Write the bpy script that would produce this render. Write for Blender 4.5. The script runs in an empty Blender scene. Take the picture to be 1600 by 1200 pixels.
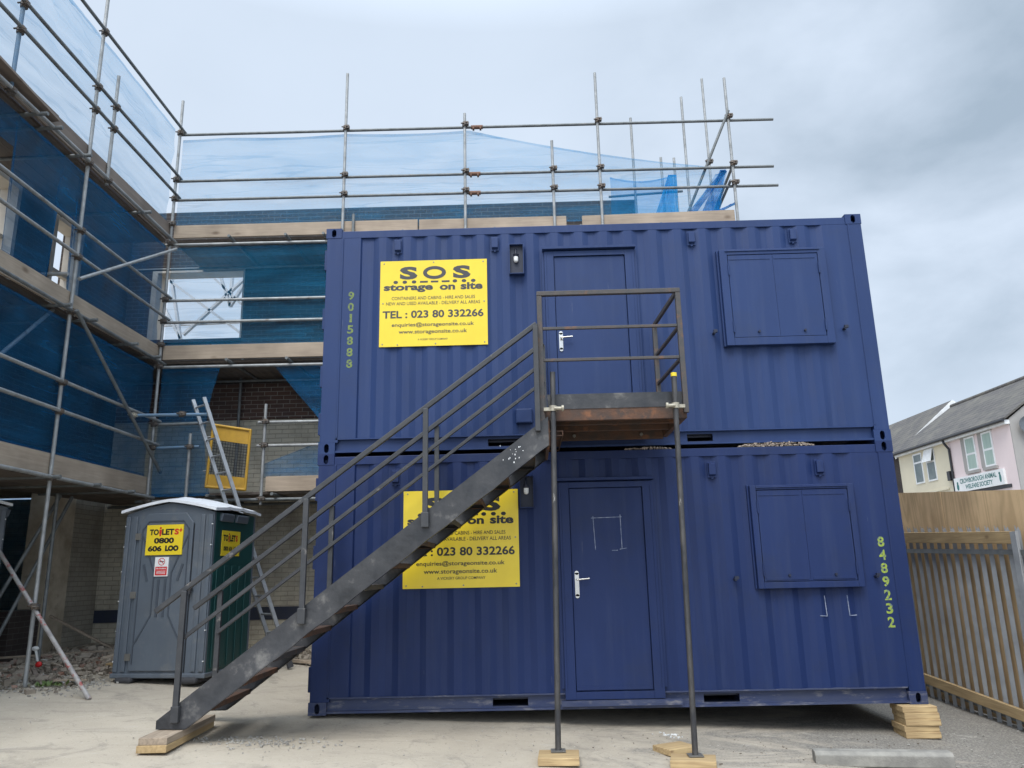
import bpy, math, random
from mathutils import Vector, Matrix, noise as mnoise
R = math.radians
random.seed(7)
scene = bpy.context.scene
COL = scene.collection

# ------------------------------------------------------------------ camera
cam_data = bpy.data.cameras.new("camera")
cam = bpy.data.objects.new("camera", cam_data)
COL.objects.link(cam)
cam.location = (2.201, -8.062, 1.338)
cam.matrix_world = Matrix.Translation((2.201, -8.062, 1.338)) @ Matrix.Rotation(0.0151, 4, 'Z') @ Matrix.Rotation(math.pi/2 + 0.2392, 4, 'X') @ Matrix.Rotation(-0.0218, 4, 'Z')
cam_data.sensor_width = 36.0
cam_data.lens = 27.0
cam_data.clip_start = 0.05
cam_data.clip_end = 3000
scene.camera = cam

# ------------------------------------------------------------------ view, world, sun
scene.view_settings.view_transform = 'Standard'
scene.view_settings.look = 'None'
scene.view_settings.exposure = 0.7
scene.view_settings.gamma = 1.0
scene.cycles.max_bounces = 8
scene.cycles.transparent_max_bounces = 24
SUN_EL, SUN_AZ = R(55), R(196)        # azimuth clockwise from +Y (north); sun stands front-left of the cabins

world = bpy.data.worlds.new("World")
scene.world = world
world.use_nodes = True
def build_world():
    nt = world.node_tree; N = nt.nodes; L = nt.links
    N.clear()
    out = N.new('ShaderNodeOutputWorld'); bg = N.new('ShaderNodeBackground')
    bg.inputs['Strength'].default_value = 0.1
    sky = N.new('ShaderNodeTexSky'); sky.sky_type = 'NISHITA'; sky.sun_disc = False
    sky.sun_elevation = SUN_EL; sky.sun_rotation = SUN_AZ
    sky.air_density = 1.0; sky.dust_density = 2.0; sky.ozone_density = 1.0
    tc = N.new('ShaderNodeTexCoord')
    sep = N.new('ShaderNodeSeparateXYZ'); L.new(tc.outputs['Generated'], sep.inputs[0])
    mp = N.new('ShaderNodeMapping'); mp.inputs['Scale'].default_value = (1.0, 1.0, 1.7)
    mp.inputs['Location'].default_value = (9.4, 2.7, 0.6)
    L.new(tc.outputs['Generated'], mp.inputs[0])
    n1 = N.new('ShaderNodeTexNoise'); n1.inputs['Scale'].default_value = 3.0; n1.inputs['Detail'].default_value = 9; n1.inputs['Roughness'].default_value = 0.5
    n1.inputs['Distortion'].default_value = 0.35
    L.new(mp.outputs[0], n1.inputs['Vector'])
    n2 = N.new('ShaderNodeTexNoise'); n2.inputs['Scale'].default_value = 7.0; n2.inputs['Detail'].default_value = 6; n2.inputs['Roughness'].default_value = 0.55
    L.new(mp.outputs[0], n2.inputs['Vector'])
    def math_(op, a, b, clamp=False):
        m = N.new('ShaderNodeMath'); m.operation = op; m.use_clamp = clamp
        for i, x in enumerate((a, b)):
            if isinstance(x, (int, float)): m.inputs[i].default_value = x
            else: L.new(x, m.inputs[i])
        return m.outputs[0]
    # east of the site the cloud deck is thicker and darker
    east = N.new('ShaderNodeMapRange'); east.interpolation_type = 'SMOOTHSTEP'; east.inputs['From Min'].default_value = -0.05; east.inputs['From Max'].default_value = 0.48
    L.new(sep.outputs['X'], east.inputs['Value'])
    low = N.new('ShaderNodeMapRange'); low.interpolation_type = 'SMOOTHSTEP'; low.inputs['From Min'].default_value = 0.12; low.inputs['From Max'].default_value = 0.26
    L.new(sep.outputs['Z'], low.inputs['Value'])
    deck = math_('MULTIPLY', east.outputs[0], low.outputs[0])
    nn = math_('ADD', math_('MULTIPLY', n1.outputs['Fac'], 0.75), math_('MULTIPLY', n2.outputs['Fac'], 0.25))
    dark = N.new('ShaderNodeMapRange'); dark.inputs['From Min'].default_value = 0.36; dark.inputs['From Max'].default_value = 0.64
    L.new(nn, dark.inputs['Value'])
    amt = math_('ADD', math_('MULTIPLY', dark.outputs[0], math_('ADD', math_('MULTIPLY', deck, 0.62), 0.08)), math_('MULTIPLY', deck, -0.04), True)
    mixc = N.new('ShaderNodeMix'); mixc.data_type = 'RGBA'
    L.new(amt, mixc.inputs['Factor'])
    mixc.inputs['A'].default_value = (4.55, 5.22, 6.12, 1); mixc.inputs['B'].default_value = (1.55, 2.15, 2.75, 1)
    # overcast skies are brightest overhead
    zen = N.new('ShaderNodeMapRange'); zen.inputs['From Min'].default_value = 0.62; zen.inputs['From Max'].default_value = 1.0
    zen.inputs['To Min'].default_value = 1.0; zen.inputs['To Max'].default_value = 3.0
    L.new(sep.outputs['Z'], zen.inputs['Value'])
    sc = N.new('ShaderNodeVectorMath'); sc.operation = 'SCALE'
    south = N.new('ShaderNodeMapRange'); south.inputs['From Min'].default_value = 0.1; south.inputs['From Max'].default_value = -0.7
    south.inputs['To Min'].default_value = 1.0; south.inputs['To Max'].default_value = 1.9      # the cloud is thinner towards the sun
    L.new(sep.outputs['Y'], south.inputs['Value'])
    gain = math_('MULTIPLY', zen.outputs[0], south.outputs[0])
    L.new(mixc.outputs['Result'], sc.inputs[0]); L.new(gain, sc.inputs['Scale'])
    mix2 = N.new('ShaderNodeMix'); mix2.data_type = 'RGBA'; mix2.inputs['Factor'].default_value = 0.94
    L.new(sky.outputs[0], mix2.inputs['A']); L.new(sc.outputs[0], mix2.inputs['B'])
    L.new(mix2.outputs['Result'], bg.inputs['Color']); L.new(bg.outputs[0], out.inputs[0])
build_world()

sun_d = bpy.data.lights.new("sun", 'SUN'); sun_d.energy = 1.5; sun_d.angle = R(30); sun_d.color = (1.0, 0.96, 0.9)
sun = bpy.data.objects.new("sun", sun_d); COL.objects.link(sun)
sun.rotation_euler = (math.pi/2 - SUN_EL, 0, math.pi - SUN_AZ)
sun.location = (-5, -15, 25)

# ------------------------------------------------------------------ materials
def mat(name, c1, c2=None, scale=3.0, rough=0.7, rough2=None, metal=0.0, bump=0.0, bscale=60.0, detail=6, lo=0.35, hi=0.65, stretch=(1, 1, 1),
        c3=None, s3=1.0, lo3=0.55, hi3=0.7, spec=0.5, d3=6):
    m = bpy.data.materials.new(name); m.use_nodes = True
    nt = m.node_tree; N = nt.nodes; L = nt.links
    b = N['Principled BSDF']
    b.inputs['Metallic'].default_value = metal; b.inputs['Roughness'].default_value = rough
    b.inputs['Specular IOR Level'].default_value = spec
    c2 = c2 or tuple(x*0.8 for x in c1)
    tc = N.new('ShaderNodeTexCoord'); mp = N.new('ShaderNodeMapping'); mp.inputs['Scale'].default_value = stretch
    L.new(tc.outputs['Object'], mp.inputs[0])
    n = N.new('ShaderNodeTexNoise'); n.inputs['Scale'].default_value = scale; n.inputs['Detail'].default_value = detail; n.inputs['Roughness'].default_value = 0.6
    L.new(mp.outputs[0], n.inputs['Vector'])
    r = N.new('ShaderNodeMapRange'); r.inputs['From Min'].default_value = lo; r.inputs['From Max'].default_value = hi
    L.new(n.outputs['Fac'], r.inputs['Value'])
    mx = N.new('ShaderNodeMix'); mx.data_type = 'RGBA'
    mx.inputs['A'].default_value = (*c1, 1); mx.inputs['B'].default_value = (*c2, 1); L.new(r.outputs[0], mx.inputs['Factor'])
    col = mx.outputs['Result']
    if c3:
        n3 = N.new('ShaderNodeTexNoise'); n3.inputs['Scale'].default_value = s3; n3.inputs['Detail'].default_value = d3; n3.inputs['Roughness'].default_value = 0.65
        L.new(mp.outputs[0], n3.inputs['Vector'])
        r3 = N.new('ShaderNodeMapRange'); r3.inputs['From Min'].default_value = lo3; r3.inputs['From Max'].default_value = hi3
        L.new(n3.outputs['Fac'], r3.inputs['Value'])
        m3 = N.new('ShaderNodeMix'); m3.data_type = 'RGBA'; L.new(r3.outputs[0], m3.inputs['Factor'])
        L.new(col, m3.inputs['A']); m3.inputs['B'].default_value = (*c3, 1); col = m3.outputs['Result']
    L.new(col, b.inputs['Base Color'])
    if rough2 is not None:
        rr = N.new('ShaderNodeMapRange'); rr.inputs['To Min'].default_value = rough; rr.inputs['To Max'].default_value = rough2
        L.new(r.outputs[0], rr.inputs['Value']); L.new(rr.outputs[0], b.inputs['Roughness'])
    if bump:
        nb = N.new('ShaderNodeTexNoise'); nb.inputs['Scale'].default_value = bscale; nb.inputs['Detail'].default_value = 4
        L.new(mp.outputs[0], nb.inputs['Vector'])
        bp = N.new('ShaderNodeBump'); bp.inputs['Strength'].default_value = bump; bp.inputs['Distance'].default_value = 0.01
        L.new(nb.outputs['Fac'], bp.inputs['Height']); L.new(bp.outputs[0], b.inputs['Normal'])
    return m

def weather(m, streak, scratch, amount=0.5):
    """run marks below ribs, fine scratches and shallow dents on painted steel"""
    nt = m.node_tree; N = nt.nodes; L = nt.links; b = N['Principled BSDF']
    src = b.inputs['Base Color'].links[0].from_socket; tc = [x for x in N if x.type == 'TEX_COORD'][0]
    def layer(src, scale, st, lo, hi, colr, amt, det=8, rot=(0, 0, 0)):
        mp = N.new('ShaderNodeMapping'); mp.inputs['Scale'].default_value = st; mp.inputs['Rotation'].default_value = rot; L.new(tc.outputs['Object'], mp.inputs[0])
        n = N.new('ShaderNodeTexNoise'); n.inputs['Scale'].default_value = scale; n.inputs['Detail'].default_value = det; n.inputs['Roughness'].default_value = 0.7; L.new(mp.outputs[0], n.inputs['Vector'])
        r = N.new('ShaderNodeMapRange'); r.inputs['From Min'].default_value = lo; r.inputs['From Max'].default_value = hi; r.inputs['To Max'].default_value = amt; L.new(n.outputs['Fac'], r.inputs['Value'])
        x = N.new('ShaderNodeMix'); x.data_type = 'RGBA'; L.new(r.outputs[0], x.inputs['Factor']); L.new(src, x.inputs['A']); x.inputs['B'].default_value = (*colr, 1)
        return x.outputs['Result']
    c = layer(src, 3.0, (3.0, 3.0, 0.16), 0.50, 0.72, streak, 0.55*amount)
    c = layer(c, 2.2, (1, 1, 1), 0.52, 0.75, tuple(v*0.62 for v in streak), 0.5*amount)
    c = layer(c, 9.0, (1.0, 1.0, 0.5), 0.70, 0.76, scratch, 0.75*amount, 10)
    c = layer(c, 6.0, (6.0, 6.0, 0.25), 0.715, 0.74, scratch, 0.8*amount, 4, (0, 0.25, 0))
    L.new(c, b.inputs['Base Color'])
    bp = [x for x in N if x.type == 'BUMP'][0]; bp.inputs['Strength'].default_value = 0.35; bp.inputs['Distance'].default_value = 0.02
    bp.inputs['Height'].links[0].from_node.inputs['Scale'].default_value = 2.6
    return m
def brick_mat(name, c1, c2, mortar, bump=0.5, axis='XZ', mort=0.012, rough=0.9, dirt=None):
    m = bpy.data.materials.new(name); m.use_nodes = True
    nt = m.node_tree; N = nt.nodes; L = nt.links; b = N['Principled BSDF']; b.inputs['Roughness'].default_value = rough
    tc = N.new('ShaderNodeTexCoord'); sp = N.new('ShaderNodeSeparateXYZ'); cb = N.new('ShaderNodeCombineXYZ')
    L.new(tc.outputs['Object'], sp.inputs[0]); L.new(sp.outputs[axis[0]], cb.inputs[0]); L.new(sp.outputs[axis[1]], cb.inputs[1])
    br = N.new('ShaderNodeTexBrick'); L.new(cb.outputs[0], br.inputs['Vector'])
    br.inputs['Scale'].default_value = 1.0; br.inputs['Brick Width'].default_value = 0.225; br.inputs['Row Height'].default_value = 0.075
    br.inputs['Mortar Size'].default_value = mort*0.5; br.inputs['Mortar Smooth'].default_value = 0.2; br.inputs['Bias'].default_value = 0.0
    br.inputs['Color1'].default_value = (*c1, 1); br.inputs['Color2'].default_value = (*c2, 1); br.inputs['Mortar'].default_value = (*mortar, 1)
    n = N.new('ShaderNodeTexNoise'); n.inputs['Scale'].default_value = 1.3; n.inputs['Detail'].default_value = 8; n.inputs['Roughness'].default_value = 0.65
    L.new(tc.outputs['Object'], n.inputs['Vector'])
    r = N.new('ShaderNodeMapRange'); r.inputs['From Min'].default_value = 0.45; r.inputs['From Max'].default_value = 0.75
    L.new(n.outputs['Fac'], r.inputs['Value'])
    mx = N.new('ShaderNodeMix'); mx.data_type = 'RGBA'; L.new(r.outputs[0], mx.inputs['Factor'])
    L.new(br.outputs['Color'], mx.inputs['A']); mx.inputs['B'].default_value = (*(dirt or tuple(x*0.5 for x in c1)), 1)
    L.new(mx.outputs['Result'], b.inputs['Base Color'])
    bp = N.new('ShaderNodeBump'); bp.inputs['Strength'].default_value = bump; bp.inputs['Distance'].default_value = 0.006; bp.invert = True
    L.new(br.outputs['Fac'], bp.inputs['Height']); L.new(bp.outputs[0], b.inputs['Normal'])
    return m

def wood_mat(name, c1, c2, axis=0, rough=0.8, knots=(0.1, 0.06, 0.035), ring=14.0, lo=0.3, hi=0.7, ks=5.0):
    """long grain along axis, dark knots"""
    m = bpy.data.materials.new(name); m.use_nodes = True
    nt = m.node_tree; N = nt.nodes; L = nt.links; b = N['Principled BSDF']; b.inputs['Roughness'].default_value = rough
    b.inputs['Specular IOR Level'].default_value = 0.25
    tc = N.new('ShaderNodeTexCoord'); mp = N.new('ShaderNodeMapping'); s = [ring, ring, ring]; s[axis] = ring*0.06
    mp.inputs['Scale'].default_value = s; L.new(tc.outputs['Object'], mp.inputs[0])
    n = N.new('ShaderNodeTexNoise'); n.inputs['Scale'].default_value = 1.0; n.inputs['Detail'].default_value = 6; n.inputs['Distortion'].default_value = 0.8
    L.new(mp.outputs[0], n.inputs['Vector'])
    r = N.new('ShaderNodeMapRange'); r.inputs['From Min'].default_value = lo; r.inputs['From Max'].default_value = hi; L.new(n.outputs['Fac'], r.inputs['Value'])
    mx = N.new('ShaderNodeMix'); mx.data_type = 'RGBA'; L.new(r.outputs[0], mx.inputs['Factor'])
    mx.inputs['A'].default_value = (*c1, 1); mx.inputs['B'].default_value = (*c2, 1)
    mp2 = N.new('ShaderNodeMapping'); s2 = [ks, ks, ks]; s2[axis] = ks*0.5; mp2.inputs['Scale'].default_value = s2; L.new(tc.outputs['Object'], mp2.inputs[0])
    v = N.new('ShaderNodeTexVoronoi'); v.inputs['Scale'].default_value = 1.0; L.new(mp2.outputs[0], v.inputs['Vector'])
    r2 = N.new('ShaderNodeMapRange'); r2.inputs['From Min'].default_value = 0.04; r2.inputs['From Max'].default_value = 0.14
    r2.inputs['To Min'].default_value = 0.75; r2.inputs['To Max'].default_value = 0.0; L.new(v.outputs['Distance'], r2.inputs['Value'])
    m3 = N.new('ShaderNodeMix'); m3.data_type = 'RGBA'; L.new(r2.outputs[0], m3.inputs['Factor'])
    L.new(mx.outputs['Result'], m3.inputs['A']); m3.inputs['B'].default_value = (*knots, 1)
    n4 = N.new('ShaderNodeTexNoise'); n4.inputs['Scale'].default_value = 1.7; n4.inputs['Detail'].default_value = 5; L.new(tc.outputs['Object'], n4.inputs['Vector'])
    r4 = N.new('ShaderNodeMapRange'); r4.inputs['From Min'].default_value = 0.3; r4.inputs['From Max'].default_value = 0.7; r4.inputs['To Min'].default_value = 0.72; r4.inputs['To Max'].default_value = 1.12
    L.new(n4.outputs['Fac'], r4.inputs['Value'])
    sc = N.new('ShaderNodeVectorMath'); sc.operation = 'SCALE'; L.new(m3.outputs['Result'], sc.inputs[0]); L.new(r4.outputs[0], sc.inputs['Scale'])
    L.new(sc.outputs[0], b.inputs['Base Color'])
    bp = N.new('ShaderNodeBump'); bp.inputs['Strength'].default_value = 0.25; bp.inputs['Distance'].default_value = 0.004
    L.new(n.outputs['Fac'], bp.inputs['Height']); L.new(bp.outputs[0], b.inputs['Normal'])
    return m

def net_mat(name, fac_lo, fac_hi, colr=(0.035, 0.24, 0.52), tint=(0.80, 0.90, 1.0), axis_stretch=(0.5, 0.5, 3.0), crease=0.11):
    m = bpy.data.materials.new(name); m.use_nodes = True
    nt = m.node_tree; N = nt.nodes; L = nt.links; N.clear()
    out = N.new('ShaderNodeOutputMaterial'); tr = N.new('ShaderNodeBsdfTransparent'); tr.inputs[0].default_value = (*tint, 1)
    df = N.new('ShaderNodeBsdfDiffuse'); df.inputs[0].default_value = (*colr, 1)
    tl = N.new('ShaderNodeBsdfTranslucent'); tl.inputs[0].default_value = (*colr, 1)
    ms = N.new('ShaderNodeMixShader'); ms.inputs[0].default_value = 0.5; L.new(df.outputs[0], ms.inputs[1]); L.new(tl.outputs[0], ms.inputs[2])
    tc = N.new('ShaderNodeTexCoord'); mp = N.new('ShaderNodeMapping'); mp.inputs['Scale'].default_value = axis_stretch; L.new(tc.outputs['Object'], mp.inputs[0])
    n = N.new('ShaderNodeTexNoise'); n.inputs['Scale'].default_value = 1.2; n.inputs['Detail'].default_value = 7; n.inputs['Distortion'].default_value = 1.0; L.new(mp.outputs[0], n.inputs['Vector'])
    r = N.new('ShaderNodeMapRange'); r.inputs['From Min'].default_value = 0.35; r.inputs['From Max'].default_value = 0.7
    r.inputs['To Min'].default_value = fac_lo; r.inputs['To Max'].default_value = fac_hi; L.new(n.outputs['Fac'], r.inputs['Value'])
    # drawn creases where the cloth doubles over itself
    mp2 = N.new('ShaderNodeMapping'); mp2.inputs['Scale'].default_value = (0.16, 0.16, 2.4); mp2.inputs['Rotation'].default_value = (0.10, 0.04, 0); L.new(tc.outputs['Object'], mp2.inputs[0])
    n2 = N.new('ShaderNodeTexNoise'); n2.inputs['Scale'].default_value = 1.6; n2.inputs['Detail'].default_value = 3; n2.inputs['Distortion'].default_value = 0.25; L.new(mp2.outputs[0], n2.inputs['Vector'])
    a1 = N.new('ShaderNodeMath'); a1.operation = 'SUBTRACT'; L.new(n2.outputs['Fac'], a1.inputs[0]); a1.inputs[1].default_value = 0.5
    a2 = N.new('ShaderNodeMath'); a2.operation = 'ABSOLUTE'; L.new(a1.outputs[0], a2.inputs[0])
    r2 = N.new('ShaderNodeMapRange'); r2.inputs['From Min'].default_value = 0.0; r2.inputs['From Max'].default_value = 0.018; r2.inputs['To Min'].default_value = crease; r2.inputs['To Max'].default_value = 0.0; L.new(a2.outputs[0], r2.inputs['Value'])
    ad = N.new('ShaderNodeMath'); ad.operation = 'ADD'; ad.use_clamp = True; L.new(r.outputs[0], ad.inputs[0]); L.new(r2.outputs[0], ad.inputs[1])
    mx = N.new('ShaderNodeMixShader'); L.new(ad.outputs[0], mx.inputs[0]); L.new(tr.outputs[0], mx.inputs[1]); L.new(ms.outputs[0], mx.inputs[2])
    L.new(mx.outputs[0], out.inputs[0])
    return m

def worn_paint(name, paint, under, lo=0.5, hi=0.6, scale=30):
    return mat(name, paint, under, scale=scale, lo=lo, hi=hi, rough=0.6)

M = {}
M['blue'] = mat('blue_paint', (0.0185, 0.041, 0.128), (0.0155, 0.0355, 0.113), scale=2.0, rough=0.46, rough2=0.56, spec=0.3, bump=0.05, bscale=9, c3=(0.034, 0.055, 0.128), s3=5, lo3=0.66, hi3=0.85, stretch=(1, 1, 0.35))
M['blue_low'] = mat('shaded_blue_paint', (0.0115, 0.026, 0.096), (0.009, 0.0215, 0.082), scale=2.0, rough=0.46, rough2=0.58, spec=0.28, bump=0.05, bscale=9, c3=(0.024, 0.037, 0.092), s3=4, lo3=0.64, hi3=0.85, stretch=(1, 1, 0.35))  # same cabin blue, with the lower cabin's dimmer light put into the colour
weather(M['blue'], (0.040, 0.062, 0.140), (0.13, 0.15, 0.21), 0.8)
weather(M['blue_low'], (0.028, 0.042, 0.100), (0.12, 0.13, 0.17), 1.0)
M['blue_dust'] = mat('dusty_blue_paint', (0.021, 0.034, 0.095), (0.045, 0.055, 0.10), scale=4.0, rough=0.6, c3=(0.22, 0.21, 0.21), s3=9, lo3=0.54, hi3=0.78, stretch=(0.6, 1, 2))
M['navy'] = mat('dark_navy', (0.012, 0.017, 0.04), rough=0.5)
M['yellow'] = mat('yellow_sign', (0.80, 0.60, 0.032), (0.76, 0.56, 0.028), scale=4, rough=0.35, c3=(0.55, 0.42, 0.06), s3=14, lo3=0.70, hi3=0.82)
M['black_ink'] = mat('dark_ink', (0.016, 0.016, 0.018), rough=0.45)
M['grey_ink'] = mat('faded_ink', (0.045, 0.045, 0.05), rough=0.5)
M['screw'] = mat('dull_steel', (0.25, 0.24, 0.22), rough=0.5, metal=0.6)
M['chrome'] = mat('bright_steel', (0.72, 0.70, 0.66), rough=0.22, metal=0.9)
M['steel'] = mat('dark_steel_paint', (0.028, 0.030, 0.034), (0.046, 0.047, 0.050), scale=9, rough=0.42, rough2=0.6, bump=0.15, bscale=40, c3=(0.22, 0.20, 0.18), s3=7, lo3=0.63, hi3=0.75)
M['stringer'] = mat('scuffed_black_steel', (0.019, 0.020, 0.023), (0.050, 0.050, 0.053), scale=5, rough=0.36, rough2=0.62, bump=0.3, bscale=22, c3=(0.19, 0.18, 0.165), s3=5, lo3=0.57, hi3=0.78, d3=12)
M['rust'] = mat('rusty_steel', (0.10, 0.050, 0.030), (0.055, 0.040, 0.034), scale=8, rough=0.85, bump=0.3, bscale=50, c3=(0.20, 0.085, 0.04), s3=6, lo3=0.55, hi3=0.7)
M['rust_rail'] = mat('rust_stained_rail', (0.075, 0.062, 0.056), (0.05, 0.05, 0.052), scale=12, rough=0.65, bump=0.2, c3=(0.15, 0.075, 0.04), s3=9, lo3=0.56, hi3=0.7)
M['galv'] = mat('galvanised_tube', (0.36, 0.365, 0.36), (0.25, 0.255, 0.25), scale=7, rough=0.5, rough2=0.65, metal=0.35, bump=0.1, c3=(0.15, 0.12, 0.10), s3=5, lo3=0.62, hi3=0.72)
M['galv_dark'] = mat('weathered_shaded_tube', (0.20, 0.21, 0.21), (0.13, 0.14, 0.14), scale=8, rough=0.6, metal=0.3, c3=(0.2, 0.18, 0.16), s3=6, lo3=0.6, hi3=0.75)
M['galv_blue'] = mat('blue_painted_tube', (0.10, 0.19, 0.30), (0.15, 0.21, 0.27), scale=9, rough=0.55, metal=0.15)
M['prop'] = mat('stained_black_tube', (0.035, 0.036, 0.040), (0.085, 0.08, 0.076), scale=14, rough=0.5, metal=0.3, bump=0.25, bscale=60, c3=(0.42, 0.40, 0.37), s3=12, lo3=0.66, hi3=0.74, stretch=(1, 1, 0.35))
M['red_white'] = mat('red_flaked_tube', (0.36, 0.34, 0.32), (0.22, 0.205, 0.20), scale=10, rough=0.6, c3=(0.27, 0.07, 0.06), s3=11, lo3=0.54, hi3=0.62)
M['coupler'] = mat('coupler_steel', (0.11, 0.105, 0.10), (0.16, 0.12, 0.09), scale=20, rough=0.6, metal=0.4)
M['coupler_rust'] = mat('rusted_coupler', (0.20, 0.10, 0.06), (0.14, 0.08, 0.055), scale=20, rough=0.8)
M['coupler_cream'] = mat('zinc_coupler', (0.42, 0.385, 0.30), (0.28, 0.25, 0.20), scale=20, rough=0.5, metal=0.3)
M['board_x'] = wood_mat('scaffold_board_x', (0.44, 0.35, 0.26), (0.33, 0.26, 0.20), 0, ring=34, ks=3.2, knots=(0.13, 0.085, 0.055), lo=0.28, hi=0.75)
M['board_y'] = wood_mat('scaffold_board_y', (0.43, 0.35, 0.27), (0.32, 0.26, 0.20), 1, ring=34, ks=3.2, knots=(0.13, 0.085, 0.055), lo=0.28, hi=0.75)
M['board_grey'] = wood_mat('weathered_board', (0.27, 0.22, 0.18), (0.19, 0.155, 0.13), 1)
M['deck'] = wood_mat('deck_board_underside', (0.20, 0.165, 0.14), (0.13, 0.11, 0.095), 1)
M['timber'] = wood_mat('fresh_timber', (0.52, 0.38, 0.20), (0.30, 0.20, 0.105), 0, knots=(0.22, 0.13, 0.07), ring=48, ks=9, lo=0.35, hi=0.72)
M['timber_y'] = wood_mat('treated_timber', (0.50, 0.36, 0.19), (0.34, 0.235, 0.12), 1, knots=(0.22, 0.14, 0.08), ring=40)
M['timber_dirty'] = wood_mat('dirty_timber', (0.40, 0.32, 0.24), (0.25, 0.20, 0.15), 1, knots=(0.13, 0.10, 0.075), ring=40)
def ply_mat():
    m = wood_mat('plywood', (0.72, 0.51, 0.29), (0.56, 0.385, 0.21), 2, ring=3.2, knots=(0.40, 0.26, 0.14), lo=0.3, hi=0.7, ks=1.5)
    nt = m.node_tree; N = nt.nodes; L = nt.links
    # cathedral grain: contour lines of the stretched noise
    n = [x for x in N if x.type == 'TEX_NOISE'][0]; r = [x for x in N if x.type == 'MAP_RANGE'][0]
    n.inputs['Detail'].default_value = 2
    mu = N.new('ShaderNodeMath'); mu.operation = 'MULTIPLY'; mu.inputs[1].default_value = 75; L.new(n.outputs['Fac'], mu.inputs[0])
    si = N.new('ShaderNodeMath'); si.operation = 'SINE'; L.new(mu.outputs[0], si.inputs[0]); L.new(si.outputs[0], r.inputs['Value'])
    r.inputs['From Min'].default_value = -0.6; r.inputs['From Max'].default_value = 1.6
    return m
M['ply'] = ply_mat()
M['net'] = net_mat('blue_debris_net', 0.24, 0.42, colr=(0.035, 0.25, 0.48))
M['net_pale'] = net_mat('pale_blue_net', 0.19, 0.36, colr=(0.035, 0.31, 0.58), tint=(0.95, 0.98, 1.0), crease=0.14)
M['net_dark'] = net_mat('close_woven_blue_net', 0.28, 0.52, colr=(0.025, 0.185, 0.40), axis_stretch=(1.2, 1.2, 0.8), crease=0.14)
M['net_dense'] = net_mat('bunched_blue_net', 0.55, 0.9, colr=(0.02, 0.31, 0.68))
M['net_mid'] = net_mat('doubled_blue_net', 0.25, 0.42, colr=(0.025, 0.27, 0.62), tint=(0.85, 0.93, 1.0))
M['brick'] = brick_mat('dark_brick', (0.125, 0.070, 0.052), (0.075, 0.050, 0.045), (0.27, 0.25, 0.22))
M['brick_top'] = brick_mat('darkened_brick', (0.050, 0.036, 0.032), (0.036, 0.029, 0.028), (0.115, 0.11, 0.105))  # colour darkened below the real brick so the skylit wall reads dark
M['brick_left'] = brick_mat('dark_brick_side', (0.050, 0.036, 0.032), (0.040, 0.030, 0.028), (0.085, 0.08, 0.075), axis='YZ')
M['cream_brick'] = brick_mat('painted_brick', (0.56, 0.51, 0.40), (0.49, 0.45, 0.36), (0.34, 0.31, 0.25), bump=0.8, dirt=(0.20, 0.175, 0.14))
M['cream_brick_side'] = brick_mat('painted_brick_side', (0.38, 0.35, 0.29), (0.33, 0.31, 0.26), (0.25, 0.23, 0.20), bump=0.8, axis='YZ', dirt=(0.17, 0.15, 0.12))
M['plaster'] = mat('stained_plaster', (0.58, 0.51, 0.40), (0.36, 0.30, 0.22), scale=2.5, rough=0.9, bump=0.3, bscale=20, c3=(0.10, 0.08, 0.06), s3=3, lo3=0.6, hi3=0.75)
M['blue_band'] = mat('dark_blue_band', (0.020, 0.028, 0.06), (0.03, 0.035, 0.05), rough=0.7)
M['frame_paint'] = mat('cream_frame_paint', (0.52, 0.47, 0.40), (0.42, 0.38, 0.33), rough=0.7)
M['truss'] = mat('white_truss', (0.55, 0.56, 0.58), rough=0.6)
M['grey_plastic'] = mat('grey_plastic', (0.098, 0.118, 0.143), (0.085, 0.103, 0.127), scale=3, rough=0.5, bump=0.06, bscale=12, c3=(0.15, 0.155, 0.16), s3=5, lo3=0.55, hi3=0.8, d3=10)
weather(M['grey_plastic'], (0.145, 0.15, 0.15), (0.22, 0.22, 0.21), 0.6)
M['grey_plastic_line'] = mat('grey_plastic_ridge', (0.062, 0.075, 0.095), rough=0.5)
M['green_plastic'] = mat('dark_green_plastic', (0.006, 0.058, 0.056), (0.005, 0.046, 0.046), rough=0.45, bump=0.06, bscale=12)
M['white_roof'] = mat('white_roof_plastic', (0.75, 0.77, 0.80), (0.66, 0.68, 0.71), scale=5, rough=0.45)
M['skid'] = mat('dark_rubber', (0.045, 0.045, 0.05), rough=0.8)
M['red'] = mat('red_ink', (0.62, 0.02, 0.02), rough=0.5)
M['white'] = mat('white_paint', (0.78, 0.78, 0.77), (0.70, 0.70, 0.69), rough=0.5)
M['safety_yellow'] = mat('safety_yellow_paint', (0.56, 0.32, 0.035), (0.46, 0.26, 0.03), scale=8, rough=0.5, c3=(0.35, 0.22, 0.06), s3=9, lo3=0.62, hi3=0.75)
M['aluminium'] = mat('dull_aluminium', (0.46, 0.47, 0.48), (0.36, 0.37, 0.38), scale=8, rough=0.45, metal=0.6)
M['stencil'] = mat('yellow_green_stencil', (0.30, 0.38, 0.035), (0.22, 0.29, 0.045), scale=30, rough=0.7, c3=(0.05, 0.08, 0.17), s3=38, lo3=0.50, hi3=0.62)
M['stencil_faded'] = mat('faded_stencil', (0.19, 0.25, 0.055), (0.12, 0.17, 0.065), scale=30, rough=0.7, c3=(0.022, 0.044, 0.11), s3=34, lo3=0.53, hi3=0.66)
M['chalk'] = mat('chalk', (0.36, 0.39, 0.46), (0.10, 0.13, 0.22), scale=25, rough=0.9)
M['concrete'] = mat('kerb_concrete', (0.30, 0.285, 0.25), (0.20, 0.19, 0.17), scale=7, rough=0.9, bump=0.4, bscale=60)
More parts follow.
